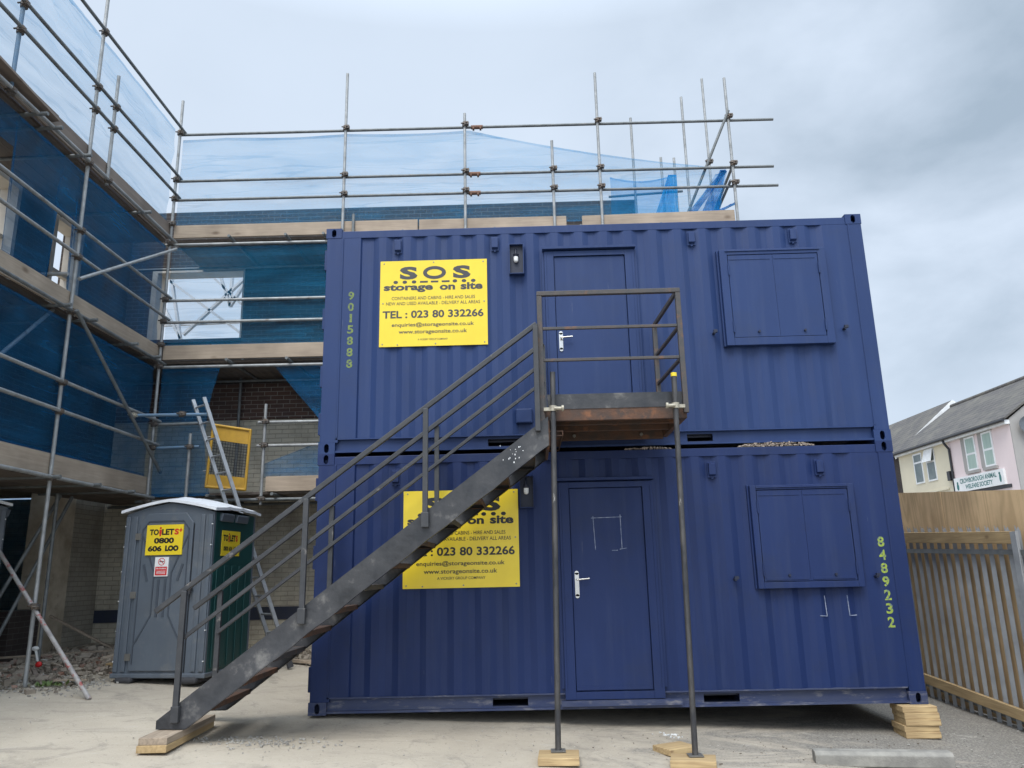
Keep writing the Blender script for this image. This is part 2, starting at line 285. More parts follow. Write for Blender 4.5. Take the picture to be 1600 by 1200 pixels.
M['palisade'] = mat('palisade_galvanised', (0.38, 0.39, 0.40), (0.28, 0.29, 0.30), scale=5, rough=0.55, metal=0.25)
M['cream_render'] = mat('cream_render', (0.68, 0.61, 0.46), (0.60, 0.54, 0.41), scale=0.6, rough=0.9, bump=0.1, c3=(0.50, 0.44, 0.34), s3=0.9, lo3=0.6, hi3=0.8)
M['pink_render'] = mat('pink_render', (0.76, 0.64, 0.63), (0.70, 0.58, 0.57), scale=0.6, rough=0.9, bump=0.1, c3=(0.62, 0.50, 0.49), s3=0.9, lo3=0.6, hi3=0.8)
M['grey_render'] = mat('grey_render', (0.36, 0.34, 0.32), (0.30, 0.285, 0.27), scale=0.8, rough=0.95, bump=0.2)
M['glass'] = mat('window_glass', (0.09, 0.12, 0.12), (0.16, 0.19, 0.19), scale=1.5, rough=0.12, spec=0.5)
M['curtain'] = mat('pale_green_curtain', (0.36, 0.46, 0.40), (0.28, 0.37, 0.33), scale=14, rough=0.5, stretch=(1, 1, 0.1))
M['upvc'] = mat('white_upvc', (0.80, 0.80, 0.79), rough=0.35)
M['black_pvc'] = mat('black_pvc', (0.02, 0.02, 0.024), rough=0.4)
M['teal_ink'] = mat('teal_ink', (0.03, 0.17, 0.16), rough=0.5)
M['dish'] = mat('dish_grey', (0.12, 0.135, 0.15), rough=0.5)
M['litter_white'] = mat('litter_white', (0.62, 0.62, 0.60), rough=0.6)
M['weed'] = mat('weed_green', (0.07, 0.12, 0.03), (0.11, 0.15, 0.04), rough=0.7)

def roof_mat():
    m = brick_mat('slate_roof', (0.115, 0.105, 0.098), (0.085, 0.080, 0.078), (0.05, 0.048, 0.046), bump=0.8, axis='YZ', mort=0.03, dirt=(0.15, 0.14, 0.115))
    for n in m.node_tree.nodes:
        if n.type == 'TEX_BRICK':
            n.inputs['Brick Width'].default_value = 0.32; n.inputs['Row Height'].default_value = 0.16
    return m
M['roof'] = roof_mat()

def ground_mat():
    m = bpy.data.materials.new('dusty_concrete_yard'); m.use_nodes = True
    nt = m.node_tree; N = nt.nodes; L = nt.links; b = N['Principled BSDF']; b.inputs['Roughness'].default_value = 0.92
    b.inputs['Specular IOR Level'].default_value = 0.2
    tc = N.new('ShaderNodeTexCoord')
    def noise(s, d=8, r=0.6, dist=0.0, st=(1, 1, 1)):
        mp = N.new('ShaderNodeMapping'); mp.inputs['Scale'].default_value = st; L.new(tc.outputs['Object'], mp.inputs[0])
        n = N.new('ShaderNodeTexNoise'); n.inputs['Scale'].default_value = s; n.inputs['Detail'].default_value = d; n.inputs['Roughness'].default_value = r; n.inputs['Distortion'].default_value = dist
        L.new(mp.outputs[0], n.inputs['Vector']); return n.outputs['Fac']
    def rng(v, a, b_, c=0.0, d=1.0):
        r = N.new('ShaderNodeMapRange'); r.inputs['From Min'].default_value = a; r.inputs['From Max'].default_value = b_
        r.inputs['To Min'].default_value = c; r.inputs['To Max'].default_value = d; L.new(v, r.inputs['Value']); return r.outputs[0]
    def mix(f, a, c):
        x = N.new('ShaderNodeMix'); x.data_type = 'RGBA'; L.new(f, x.inputs['Factor'])
        if isinstance(a, tuple): x.inputs['A'].default_value = (*a, 1)
        else: L.new(a, x.inputs['A'])
        x.inputs['B'].default_value = (*c, 1); return x.outputs['Result']
    sp = N.new('ShaderNodeSeparateXYZ'); L.new(tc.outputs['Object'], sp.inputs[0])
    # pale dusty concrete in the middle and left, darker worn tarmac to the right
    base = mix(rng(noise(0.9, 8, 0.65, 0.5), 0.35, 0.68), (0.46, 0.405, 0.325), (0.37, 0.325, 0.26))
    ad = N.new('ShaderNodeMath'); ad.operation = 'ADD'; L.new(sp.outputs['X'], ad.inputs[0]); L.new(rng(noise(0.9, 10, 0.75, 0.9, (0.7, 1.6, 1)), 0.25, 0.75, -3.4, 3.4), ad.inputs[1])
    tar = rng(ad.outputs[0], 2.9, 5.6)
    n_sp = noise(55, 3, 0.7)
    tarc = mix(rng(n_sp, 0.45, 0.62), (0.16, 0.148, 0.13), (0.29, 0.27, 0.235))
    x = N.new('ShaderNodeMix'); x.data_type = 'RGBA'; L.new(tar, x.inputs['Factor']); L.new(base, x.inputs['A']); L.new(tarc, x.inputs['B'])
    c = x.outputs['Result']
    c = mix(rng(noise(3.2, 9, 0.7, 0.8), 0.60, 0.74, 0, 0.5), c, (0.25, 0.23, 0.20))
    c = mix(rng(noise(2.3, 9, 0.72, 0.4, (1, 2.2, 1)), 0.60, 0.70, 0, 0.55), c, (0.49, 0.46, 0.40))
    c = mix(rng(noise(0.55, 10, 0.74, 1.2, (1.0, 2.4, 1)), 0.53, 0.66, 0, 0.55), c, (0.215, 0.195, 0.165))
    c = mix(rng(noise(1.7, 10, 0.76, 0.9), 0.57, 0.64, 0, 0.45), c, (0.19, 0.175, 0.15))
    c = mix(rng(noise(24, 4, 0.75), 0.61, 0.70, 0, 0.7), c, (0.17, 0.155, 0.135))
    c = mix(rng(noise(38, 3, 0.7), 0.66, 0.71, 0, 0.8), c, (0.57, 0.54, 0.47))
    # long shrinkage cracks
    v = N.new('ShaderNodeTexVoronoi'); v.feature = 'DISTANCE_TO_EDGE'; v.inputs['Scale'].default_value = 0.42
    va = N.new('ShaderNodeVectorMath'); va.operation = 'ADD'
    nz = N.new('ShaderNodeTexNoise'); nz.inputs['Scale'].default_value = 2.0; nz.inputs['Detail'].default_value = 6; L.new(tc.outputs['Object'], nz.inputs['Vector'])
    ns = N.new('ShaderNodeVectorMath'); ns.operation = 'SCALE'; ns.inputs['Scale'].default_value = 0.35; L.new(nz.outputs['Color'], ns.inputs[0])
    L.new(tc.outputs['Object'], va.inputs[0]); L.new(ns.outputs[0], va.inputs[1]); L.new(va.outputs[0], v.inputs['Vector'])
    c = mix(rng(v.outputs['Distance'], 0.0005, 0.003, 0.16, 0.0), c, (0.12, 0.115, 0.105))
    L.new(c, b.inputs['Base Color'])
    bp = N.new('ShaderNodeBump'); bp.inputs['Strength'].default_value = 0.45; bp.inputs['Distance'].default_value = 0.012
    hh = N.new('ShaderNodeMath'); hh.operation = 'ADD'; L.new(noise(14, 8, 0.75), hh.inputs[0]); L.new(n_sp, hh.inputs[1])
    L.new(hh.outputs[0], bp.inputs['Height']); L.new(bp.outputs[0], b.inputs['Normal'])
    return m
M['ground'] = ground_mat()
M['rubble'] = mat('rubble', (0.34, 0.295, 0.235), (0.19, 0.155, 0.12), scale=4, rough=0.95, bump=0.4, c3=(0.42, 0.40, 0.36), s3=5, lo3=0.6, hi3=0.68)
M['brick_lump'] = mat('broken_brick', (0.24, 0.115, 0.075), (0.30, 0.26, 0.22), scale=8, rough=0.95, bump=0.4)
M['soil'] = mat('dry_soil', (0.15, 0.125, 0.10), (0.22, 0.19, 0.15), scale=8, rough=0.95)
M['grit'] = mat('pale_grit', (0.40, 0.38, 0.34), (0.26, 0.245, 0.22), scale=6, rough=0.95)
M['mortar_crumbs'] = mat('mortar_crumbs', (0.36, 0.30, 0.25), (0.26, 0.21, 0.175), scale=20, rough=0.95)

# ------------------------------------------------------------------ mesh builder
class MB:
    def __init__(s): s.v = []; s.f = []; s.sm = []
    def add(s, vs, fs, smooth=False):
        o = len(s.v); s.v += [Vector(p) for p in vs]
        for f in fs: s.f.append([i+o for i in f]); s.sm.append(smooth)
    def box(s, x0, x1, y0, y1, z0, z1):
        s.add([(x0,y0,z0),(x1,y0,z0),(x1,y1,z0),(x0,y1,z0),(x0,y0,z1),(x1,y0,z1),(x1,y1,z1),(x0,y1,z1)],
              [(3,2,1,0),(4,5,6,7),(0,1,5,4),(1,2,6,5),(2,3,7,6),(3,0,4,7)]); return s
    def obox(s, c, size, mtx):
        a, b, d = [x/2 for x in size]; c = Vector(c)
        vs = [c + mtx @ Vector(p) for p in ((-a,-b,-d),(a,-b,-d),(a,b,-d),(-a,b,-d),(-a,-b,d),(a,-b,d),(a,b,d),(-a,b,d))]
        s.add(vs, [(3,2,1,0),(4,5,6,7),(0,1,5,4),(1,2,6,5),(2,3,7,6),(3,0,4,7)]); return s
    def bar(s, p0, p1, w, h, up=(0, 0, 1)):
        """rectangular bar, h measured along up"""
        p0, p1 = Vector(p0), Vector(p1); d = p1-p0; L = d.length; d = d/L; up = Vector(up)
        sx = d.cross(up)
        if sx.length < 1e-4: sx = d.cross(Vector((0, 1, 0)))
        sx.normalize(); u = sx.cross(d).normalized()
        m = Matrix((d, sx, u)).transposed()
        return s.obox((p0+p1)/2, (L, w, h), m)
    def tube(s, p0, p1, r, n=12, caps=True, r1=None, hollow=False):
        p0, p1 = Vector(p0), Vector(p1); d = (p1-p0).normalized(); r1 = r if r1 is None else r1
        a = d.orthogonal().normalized(); b = d.cross(a)
        ring0 = [p0+(a*math.cos(t)+b*math.sin(t))*r for t in [2*math.pi*i/n for i in range(n)]]
        ring1 = [p1+(a*math.cos(t)+b*math.sin(t))*r1 for t in [2*math.pi*i/n for i in range(n)]]
        s.add(ring0+ring1, [(i, (i+1) % n, n+(i+1) % n, n+i) for i in range(n)], True)
        if caps:
            s.add(ring0, [tuple(range(n-1, -1, -1))]); s.add(ring1, [tuple(range(n))])
        return s
    def path(s, pts, r, n=10):
        for a, b in zip(pts[:-1], pts[1:]): s.tube(a, b, r, n)
        for p in pts[1:-1]: s.ball(p, r, 8, 5)
        return s
    def ball(s, c, r, n=10, m=6, sc=(1, 1, 1)):
        c = Vector(c); vs = []
        for j in range(m+1):
            ph = math.pi*j/m
            for i in range(n):
                t = 2*math.pi*i/n
                vs.append(c+Vector((math.sin(ph)*math.cos(t)*r*sc[0], math.sin(ph)*math.sin(t)*r*sc[1], math.cos(ph)*r*sc[2])))
        s.add(vs, [(j*n+i, (j+1)*n+i, (j+1)*n+(i+1) % n, j*n+(i+1) % n) for j in range(m) for i in range(n)], True); return s
    def prism(s, pts, off):
        """polygon (list of 3D points) extruded by vector off"""
        pts = [Vector(p) for p in pts]; off = Vector(off); n = len(pts)
        s.add(pts+[p+off for p in pts], [tuple(range(n-1, -1, -1)), tuple(range(n, 2*n))]+[(i, (i+1) % n, n+(i+1) % n, n+i) for i in range(n)]); return s
    def quad(s, a, b, c, d): s.add([a, b, c, d], [(0, 1, 2, 3)]); return s
    def grid(s, fn, nu, nv, smooth=True, keep=None):
        vs = [fn(i/nu, j/nv) for j in range(nv+1) for i in range(nu+1)]
        fs = []
        for j in range(nv):
            for i in range(nu):
                if keep and not keep((i+.5)/nu, (j+.5)/nv): continue
                a = j*(nu+1)+i; fs.append((a, a+1, a+nu+2, a+nu+1))
        s.add(vs, fs, smooth); return s
    def rock(s, c, r, rnd, flat=0.7):
        c = Vector(c); vs = []
        rot = Matrix.Rotation(rnd.uniform(0, 6.28), 3, 'Z') @ Matrix.Rotation(rnd.uniform(-.5, .5), 3, 'X')
        sx, sy, sz = rnd.uniform(.7, 1.3), rnd.uniform(.5, 1.0), rnd.uniform(.35, .8)*flat/0.7
        for p in ((-1,-1,-1),(1,-1,-1),(1,1,-1),(-1,1,-1),(-1,-1,1),(1,-1,1),(1,1,1),(-1,1,1)):
            q = Vector((p[0]*sx*rnd.uniform(.5, 1), p[1]*sy*rnd.uniform(.5, 1), p[2]*sz*rnd.uniform(.5, 1)))*r
            vs.append(c+rot @ q)
        s.add(vs, [(3,2,1,0),(4,5,6,7),(0,1,5,4),(1,2,6,5),(2,3,7,6),(3,0,4,7)]); return s
    def text(s, string, o, u, v, x0, x1, z0, z1, bold=0.0, keep_aspect=False):
        """text filled into the rectangle x0..x1 along u, z0..z1 along v, from origin o (bounding box of the glyphs)"""
        cu = bpy.data.curves.new('lettering', 'FONT'); cu.body = string; cu.size = 1.0; cu.offset = bold; cu.resolution_u = 3
        ob = bpy.data.objects.new('lettering', cu)
        COL.objects.link(ob)
        dg = bpy.context.evaluated_depsgraph_get()
        me = bpy.data.meshes.new_from_object(ob.evaluated_get(dg))
        vs = [p.co.copy() for p in me.vertices]; fs = [tuple(p.vertices) for p in me.polygons]
        bpy.data.objects.remove(ob); bpy.data.curves.remove(cu); bpy.data.meshes.remove(me)
        xs = [p.x for p in vs]; ys = [p.y for p in vs]
        ax, bx, ay, by = min(xs), max(xs), min(ys), max(ys)
        o, u, v = Vector(o), Vector(u), Vector(v)
        out = [o+u*(x0+(p.x-ax)/(bx-ax)*(x1-x0))+v*(z0+(p.y-ay)/(by-ay)*(z1-z0)) for p in vs]
        s.add(out, fs); return s
    def disc(s, c, u, v, ru, rv, n=20):
        c, u, v = Vector(c), Vector(u), Vector(v)
        s.add([c+u*math.cos(2*math.pi*i/n)*ru+v*math.sin(2*math.pi*i/n)*rv for i in range(n)], [tuple(range(n))]); return s
    def ring(s, c, u, v, ru, rv, iu, iv, n=28):
        c, u, v = Vector(c), Vector(u), Vector(v); cs = [(math.cos(2*math.pi*i/n), math.sin(2*math.pi*i/n)) for i in range(n)]
        s.add([c+u*a*ru+v*b*rv for a, b in cs]+[c+u*a*iu+v*b*iv for a, b in cs], [(i, (i+1) % n, n+(i+1) % n, n+i) for i in range(n)]); return s
    def build(s, name, material, parent=None, label=None, local=False, bevel=0.0, kind=None):
        me = bpy.data.meshes.new(name)
        if parent is not None and not local:
            inv = FRAME[parent.name].inverted(); vs = [inv @ p for p in s.v]
        else: vs = s.v
        me.from_pydata([tuple(p) for p in vs], [], s.f)
        me.polygons.foreach_set('use_smooth', s.sm)
        me.materials.append(material); me.update()
        o = bpy.data.objects.new(name, me); COL.objects.link(o)
        if parent is not None: o.parent = parent; FRAME[o.name] = FRAME[parent.name]
        else: FRAME[o.name] = Matrix.Identity(4)
        if label: o['label'] = label
        if kind: o['kind'] = kind
        if bevel:
            b = o.modifiers.new('bevel', 'BEVEL'); b.width = bevel; b.segments = 2; b.limit_method = 'ANGLE'; b.angle_limit = R(40)
        return o
FRAME = {}
def thing(name, label, cat, loc=(0, 0, 0), rz=0.0, group=None):
    o = bpy.data.objects.new(name, None); COL.objects.link(o)
    o.location = loc; o.rotation_euler = (0, 0, rz); o.empty_display_size = 0.2
    FRAME[o.name] = Matrix.Translation(loc) @ Matrix.Rotation(rz, 4, 'Z')
    o['label'] = label; o['category'] = cat
    if group: o['group'] = group
    return o
def tag(o, label, cat, group=None, kind=None):
    if label: o['label'] = label
    if cat: o['category'] = cat
    if group: o['group'] = group
    if kind: o['kind'] = kind
    return o
def part(name, material, parent, fn, **k):
    m = MB(); fn(m); return m.build(name, material, parent, **k)
def recentre(o):
    """move a single-mesh thing's origin to the middle of its underside"""
    vs = [p.co for p in o.data.vertices]
    c = Vector(((min(p.x for p in vs)+max(p.x for p in vs))/2, (min(p.y for p in vs)+max(p.y for p in vs))/2, min(p.z for p in vs)))
    o.data.transform(Matrix.Translation(-c)); o.location = c
    return o
X_, Y_, Z_ = Vector((1, 0, 0)), Vector((0, 1, 0)), Vector((0, 0, 1))

# ------------------------------------------------------------------ ground
def gz(x, y):
    return -0.02-0.045*max(-9, min(9, x))+0.03*max(-7, min(6, y))
def ground():
    def axis():
        fine = [-12+i*0.25 for i in range(97)]
        return [-900, -300, -120, -60, -30, -18]+fine+[18, 30, 60, 120, 300, 900]
    xs = axis(); ys = axis(); n = len(xs); m = MB()
    vs = []
    for y in ys:
        for x in xs:
            w = 0.012*mnoise.noise(Vector((x*.9, y*.9, 0)))+0.006*mnoise.noise(Vector((x*2.7, y*2.7, 3)))
            if abs(x) > 13 or abs(y) > 13: w = 0
            heap = 0.0
            vs.append((x, y, gz(x, y)+w-0.006+heap))
    m.add(vs, [(j*n+i, j*n+i+1, (j+1)*n+i+1, (j+1)*n+i) for j in range(n-1) for i in range(n-1)], True)
    o = m.build('ground', M['ground']); o['kind'] = 'structure'
ground()

# ------------------------------------------------------------------ brick building (L-shaped shell behind the scaffolding)
WY, WX = 4.9, -4.9       # faces of the rear wing and of the left wing
bld = thing('brick_building', 'gutted dark brick building wrapped in scaffolding and blue netting', 'building', (-4.9, 4.9, 0.2))
def rear_wall(m):
    T = 0.33
    def b(x0, x1, z0, z1): m.box(x0, x1, WY, WY+T, z0, z1)
    b(WX-.33, -4.475, 5.44, 6.80); b(-2.79, 4.37, 5.44, 6.80)
    b(WX-.33, 4.37, 6.80, 7.93); b(WX-.33, 4.37, 4.62, 5.44)
    b(-1.0, 4.37, -0.2, 3.98)
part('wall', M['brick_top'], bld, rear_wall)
part('lower_wall', M['brick'], bld, lambda m: m.box(WX-.33, 4.37, WY+.002, WY+.33, 3.98, 4.62))
part('painted_wall', M['cream_brick'], bld, lambda m: (m.box(WX-4.0, -1.0, WY+0.012, WY+0.33, 0.86, 2.70), m.box(WX-.33, -1.0, WY+0.012, WY+0.33, 2.70, 3.98), m.box(WX-4.0, -1.0, WY+0.012, WY+0.33, -0.2, 0.66)))
part('painted_band', M['blue_band'], bld, lambda m: m.box(WX-4.0, -1.0, WY+0.004, WY+0.33, 0.66, 0.86))
def arch(m):
    # rough soldier course over the ground floor openings
    m.box(-2.72, -1.05, WY-0.03, WY+0.0, 3.99, 4.10)
part('lintel', M['brick'], bld, arch)
def left_wall(m):
    T = 0.33; x0, x1 = WX-T, WX
    def b(y0, y1, z0, z1): m.box(x0, x1, y0, y1, z0, z1)
    b(-6.0, WY, 6.85, 8.0); b(-6.0, WY, 2.75, 5.35)
    b(3.38, WY, 5.35, 6.85); b(1.80, 2.62, 5.35, 6.85); b(-6.0, 0.6, 5.35, 6.85)
    b(2.75, 3.42, -0.2, 0.95)
    b(-6.0, -1.0, 0.95, 2.75)
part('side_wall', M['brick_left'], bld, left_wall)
part('added_shade_slab', M['plaster'], bld, lambda m: m.box(WX-4.3, WX-.331, -6.0, WY, 2.72, 2.90))  # added slab, put in to darken the ground floor inside
part('side_return', M['cream_brick_side'], bld, lambda m: m.box(WX-0.33, WX-.02, 4.001, WY, -0.2, 2.72))
part('added_shade_wall', M['cream_brick_side'], bld, lambda m: (m.box(WX-4.3, WX-4.0, -6.0, WY, -.2, 2.72), m.box(WX-4.0, WX-.331, -6.0, -5.7, -.2, 2.72)))  # added walls closing off the left wing to keep its interior dark
part('pier', M['plaster'], bld, lambda m: m.box(WX-0.34, WX+0.012, 3.42, 4.0, -0.2, 2.75))
for (y0, y1) in ((2.62, 3.38), (0.6, 1.80)):
    def wf(m):
        for yy in (y0, y1-0.07): m.box(WX-0.25, WX+0.02, yy, yy+0.07, 5.35, 6.85)
        m.box(WX-0.25, WX+0.02, y0+0.07, y1-0.07, 6.76, 6.85); m.box(WX-0.27, WX+0.05, y0+0.07, y1-0.07, 5.35, 5.41)
        m.box(WX-0.2, WX-0.12, y0+0.07, y1-0.07, 6.0, 6.06)
    part('window_frame', M['frame_paint'], bld, wf)
def wfr(m):
    m.box(-4.475, -4.38, WY-0.015, WY+0.3, 5.46, 6.80); m.box(-4.38, -2.79, WY-0.012, WY+0.3, 6.735, 6.80)
    m.box(-2.82, -2.79, WY-0.01, WY+0.3, 5.46, 6.735)
part('window_frame', M['frame_paint'], bld, wfr)
part('window_sill', M['blue_band'], bld, lambda m: m.box(-4.475, -2.79, WY-0.04, WY+0.3, 5.40, 5.46))
# timbers of the stripped roof seen through the rear window
trs = thing('roof_truss', 'white diagonal roof timbers seen through the empty upper window opening', 'roof truss', (-4.0, 7.2, 5.0))
def truss(m):
    Y = 7.2
    for a, b in (((-5.6, 7.75), (-3.35, 6.05)), ((-4.35, 8.0), (-3.95, 6.9)), ((-3.95, 6.9), (-3.95, 8.1)), ((-3.95, 6.9), (-3.3, 8.1)), ((-5.4, 7.0), (-4.6, 5.6)), ((-5.35, 8.0), (-4.95, 6.2)), ((-4.75, 7.95), (-3.05, 6.3)), ((-4.9, 6.3), (-3.3, 7.9))):
        m.bar((a[0], Y, a[1]), (b[0], Y, b[1]), 0.05, 0.09, (0, 1, 0))
part('web_member', M['truss'], trs, truss)
part('bottom_chord', M['truss'], trs, lambda m: (m.bar((-6, 7.3, 6.55), (-2.5, 7.3, 6.62), 0.05, 0.07), m.bar((-5.5, 7.26, 5.2), (-5.5, 7.26, 8.1), 0.06, 0.06), m.bar((-3.2, 7.26, 5.2), (-3.2, 7.26, 8.2), 0.05, 0.05)))

# ------------------------------------------------------------------ scaffolding
TR = 0.02415
SX, SY = -3.57, 3.6
def coupler(m, p, d=Z_):
    p = Vector(p); d = Vector(d)
    m.tube(p-d*0.038, p+d*0.038, 0.043, 8)
    a = d.orthogonal().normalized()
    m.obox(p+Vector((0.035, -0.03, 0)), (0.07, 0.065, 0.055), Matrix.Identity(3))
    m.tube(p+Vector((0.02, -0.075, 0.0)), p+Vector((0.075, -0.045, 0.0)), 0.010, 6)
    m.tube(p+Vector((-0.06, -0.03, 0.01)), p+Vector((0.0, -0.045, 0.0)), 0.012, 6)
def tubepart(parent, p0, p1, name, material='galv'):
    return part(name, M[material], parent, lambda m: m.tube(p0, p1, TR, 12))
LZ = dict(base=2.49, r1=3.31, r2=3.68, l2=4.61, r3=5.36, r4=5.73, l3=6.71, r5=7.52, r6=7.87, top=8.75)

# --- rear wing
rs = thing('scaffolding', 'scaffold run of galvanised tubes standing behind the blue cabins', 'scaffolding', (1.0, 3.6, 0.0))
stds = [(SX, gz(SX, SY), 9.38, 'galv'), (-0.72, 0.1, 9.82, 'galv'), (1.315, 0, 8.97, 'galv'), (2.786, 4.55, 8.40, 'galv'), (3.571, -0.1, 9.68, 'galv'), (5.784, -0.2, 9.50, 'galv'),
        (-2.98, 2.43, 3.52, 'galv'), (-1.826, 2.40, 3.96, 'galv'), (-0.543, 6.75, 7.15, 'galv_dark')]
for x, z0, z1, mt in stds:
    s = tubepart(rs, (x, SY, z0), (x, SY, z1), 'standard', mt)
    zs = [z for z in LZ.values() if z0 < z < z1-0.05]
    if abs(x-SX) < .01: zs += [7.06, 4.97]
    for z in zs:
        part('coupler', M['coupler'], s, lambda m: coupler(m, (x, SY-0.01, z)))
Yl = SY+2*TR
for k, x0, x1, mt in (('top', SX, 6.56, 'galv_dark'), ('r6', SX, 6.48, 'galv_dark'), ('r5', SX, 6.52, 'galv_dark'), ('l3', SX-.1, 5.9, 'galv'), ('r4', SX, 0.9, 'galv'), ('r3', SX, 0.9, 'galv'),
                      ('l2', SX-.1, 5.9, 'galv'), ('r2', -1.95, 0.6, 'galv'), ('r1', -1.95, 0.6, 'galv'), ('base', SX-.2, 5.9, 'galv_dark')):
    z = LZ[k]; sl = -0.004*(x1-x0)
    part('ledger', M[mt], rs, lambda m: m.tube((x0, Yl-0.1 if k in ('top', 'r5', 'r6') and False else Yl, z), (x1, Yl, z+sl), TR, 12))
for z in (LZ['r1'], LZ['r2']):
    part('ledger', M['galv_blue' if z < 3.5 else 'galv_dark'], rs, lambda m: m.tube((SX, Yl, z), (-2.85, Yl, z+.01), TR, 12))
for z in (LZ['l3'], LZ['l2'], LZ['base']):
    part('ledger', M['galv_dark'], rs, lambda m: m.tube((SX-1.2, 4.72, z+0.02), (5.9, 4.72, z+0.02), TR, 10))
# rusty sleeve couplers on the guard rails
for x, z in ((1.52, 8.75), (1.47, 7.87), (1.47, 7.52)):
    def sl(m):
        m.tube((x-0.10, Yl, z-0.02), (x+0.10, Yl, z-0.02), 0.035, 10)
        for dx in (-.06, .06): m.box(x+dx-.015, x+dx+.015, Yl-.05, Yl+.02, z-.075, z-.03)
    part('sleeve_coupler', M['coupler_rust'], rs, sl)
# transoms carrying the boards, their ends standing out in front
for z, xs in ((LZ['l3'], (-2.55, -1.62, -1.0, .3, 1.8, 3.2, 4.5)), (LZ['l2'], (-2.45, -1.5, -0.75)), (LZ['base'], (-2.6, -1.62, -0.8))):
    for x in xs:
        part('transom', M['galv_dark'], rs, lambda m: m.tube((x, SY-0.14, z+0.055), (x+0.04, 4.85, z+0.06), TR, 10))
# inner standards
for x, y, z0, z1 in ((-2.68, 4.74, 0.2, 5.3), (-0.6, 4.74, 0.2, 7.2), (4.337, 4.80, -.2, 9.55), (5.313, 4.8, 6.6, 9.96), (5.95, 5.6, 6.6, 10.9), (4.95, 5.3, 6.6, 9.0), (5.20, 5.3, 6.6, 8.98), (-5.14, 4.78, 0.2, 2.7)):
    tubepart(rs, (x, y, z0), (x, y, z1), 'standard', 'galv' if z1 > 7 else 'galv_dark')
br = tubepart(rs, (5.79, SY-0.05, 8.84), (4.92, SY+0.25, 6.85), 'brace', 'galv_dark')
part('coupler', M['coupler'], br, lambda m: coupler(m, (5.42, 3.72, 7.98)))
tubepart(rs, (5.72, SY-.04, 7.55), (5.45, SY+1.2, 6.9), 'brace', 'galv_dark')
tubepart(rs, (3.85, 4.8, 7.95), (5.2, 4.8, 8.02), 'ledger', 'galv_dark')
tubepart(rs, (5.8, SY, 7.87), (5.95, 6.0, 7.9), 'ledger', 'galv_dark')
# toe boards and decks
def toe(m, x0, x1, z0, z1, y=SY+0.026, dz=0.0):
    m.prism([(x0, y, z0), (x1, y, z0+dz), (x1, y, z1+dz), (x0, y, z1)], (0, 0.038, 0))
part('toe_board', M['board_x'], rs, lambda m: toe(m, SX+.03, 0.52, 6.825, 7.05, dz=-.01), bevel=.004)
part('toe_board', M['board_x'], rs, lambda m: toe(m, 0.545, 2.98, 6.815, 7.035, dz=-.01), bevel=.004)
part('toe_board', M['board_x'], rs, lambda m: toe(m, 3.24, 5.75, 6.80, 7.02, dz=.03), bevel=.004)
part('toe_board', M['board_x'], rs, lambda m: toe(m, SX+.03, 0.9, 4.73, 4.965, dz=-.01), bevel=.004)
part('toe_board', M['board_x'], rs, lambda m: toe(m, -1.78, 0.9, 2.60, 2.83), bevel=.004)
def deck(m, x0, x1, z):
    for i in range(5):
        y = SY+0.13+i*0.232; m.box(x0, x1, y, y+0.225, z, z+0.038)
for z, x1 in ((6.79, 5.7), (4.69, 1.0), (2.57, 1.0)):
    part('deck', M['deck'], rs, lambda m: deck(m, SX-1.2 if z < 6 else SX, x1, z))

# --- left wing
ls = thing('scaffolding', 'scaffold run of tubes and boards wrapping the left wing beside the grey toilet', 'scaffolding', (-3.57, 1.15, 0.2))
for y, z0, z1, mt in ((1.15, gz(SX, 1.15), 9.6, 'galv'), (1.625, 6.72, 8.46, 'galv'), (-0.445, 6.75, 9.6, 'galv_blue'), (-2.4, gz(SX, -2.4), 9.6, 'galv')):
    s = tubepart(ls, (SX, y, z0), (SX, y, z1), 'standard', mt)
    for z in LZ.values():
        if z0 < z+.05 < z1-.05: part('coupler', M['coupler'], s, lambda m: coupler(m, (SX+.01, y, z+.07)))
Xl = SX+2*TR
for k, z in LZ.items():
    z = z+0.08
    part('ledger', M['galv' if k in ('base', 'r1', 'r2', 'r3', 'r4', 'l3') else 'galv_dark'], ls, lambda m: m.tube((Xl if k != 'x' else SX, -3.4, z+.02), (Xl, SY+0.1, z-.02), TR, 12))
tubepart(ls, (SX+.12, 1.09, 4.68), (SX+.10, 3.75, 2.94), 'brace', 'galv_dark')
tubepart(ls, (SX-.16, 1.05, 4.68), (SX-.16, -0.9, 2.75), 'brace', 'galv')
tubepart(ls, (SX+.11, 1.08, 5.10), (SX+.15, 3.52, 6.58), 'brace', 'galv')
tubepart(ls, (-5.2, 0.80, 5.04), (-3.44, 0.80, 5.06), 'ledger', 'galv')
part('toe_board', M['board_grey'], ls, lambda m: m.box(SX-.064, SX-.026, -3.4, SY, 6.80, 7.06), bevel=.004)
part('toe_board', M['board_y'], ls, lambda m: m.box(SX-.064, SX-.026, -3.4, SY, 4.695, 4.955), bevel=.004)
part('toe_board', M['board_y'], ls, lambda m: m.box(SX-.064, SX-.026, -3.4, SY, 2.60, 2.86), bevel=.004)
def deckl(m, z):
    for i in range(5):
        x = SX-0.13-i*0.232; m.box(x-.225, x, -3.4+random.uniform(-.2, .2), SY+0.1, z, z+0.038)
for z in (6.80, 4.69, 2.57): part('deck', M['deck'], ls, lambda m: deckl(m, z))
def loose(m):
    m.obox((SX-.05, -.95, 6.98), (0.225, 2.6, .038), Matrix.Rotation(R(8), 3, 'Y'))
    m.obox((SX+.02, -.75, 6.92), (0.225, 2.2, .038), Matrix.Rotation(R(-6), 3, 'Y') @ Matrix.Rotation(R(3), 3, 'Z'))
part('loose_board', M['board_grey'], ls, loose, bevel=.004)
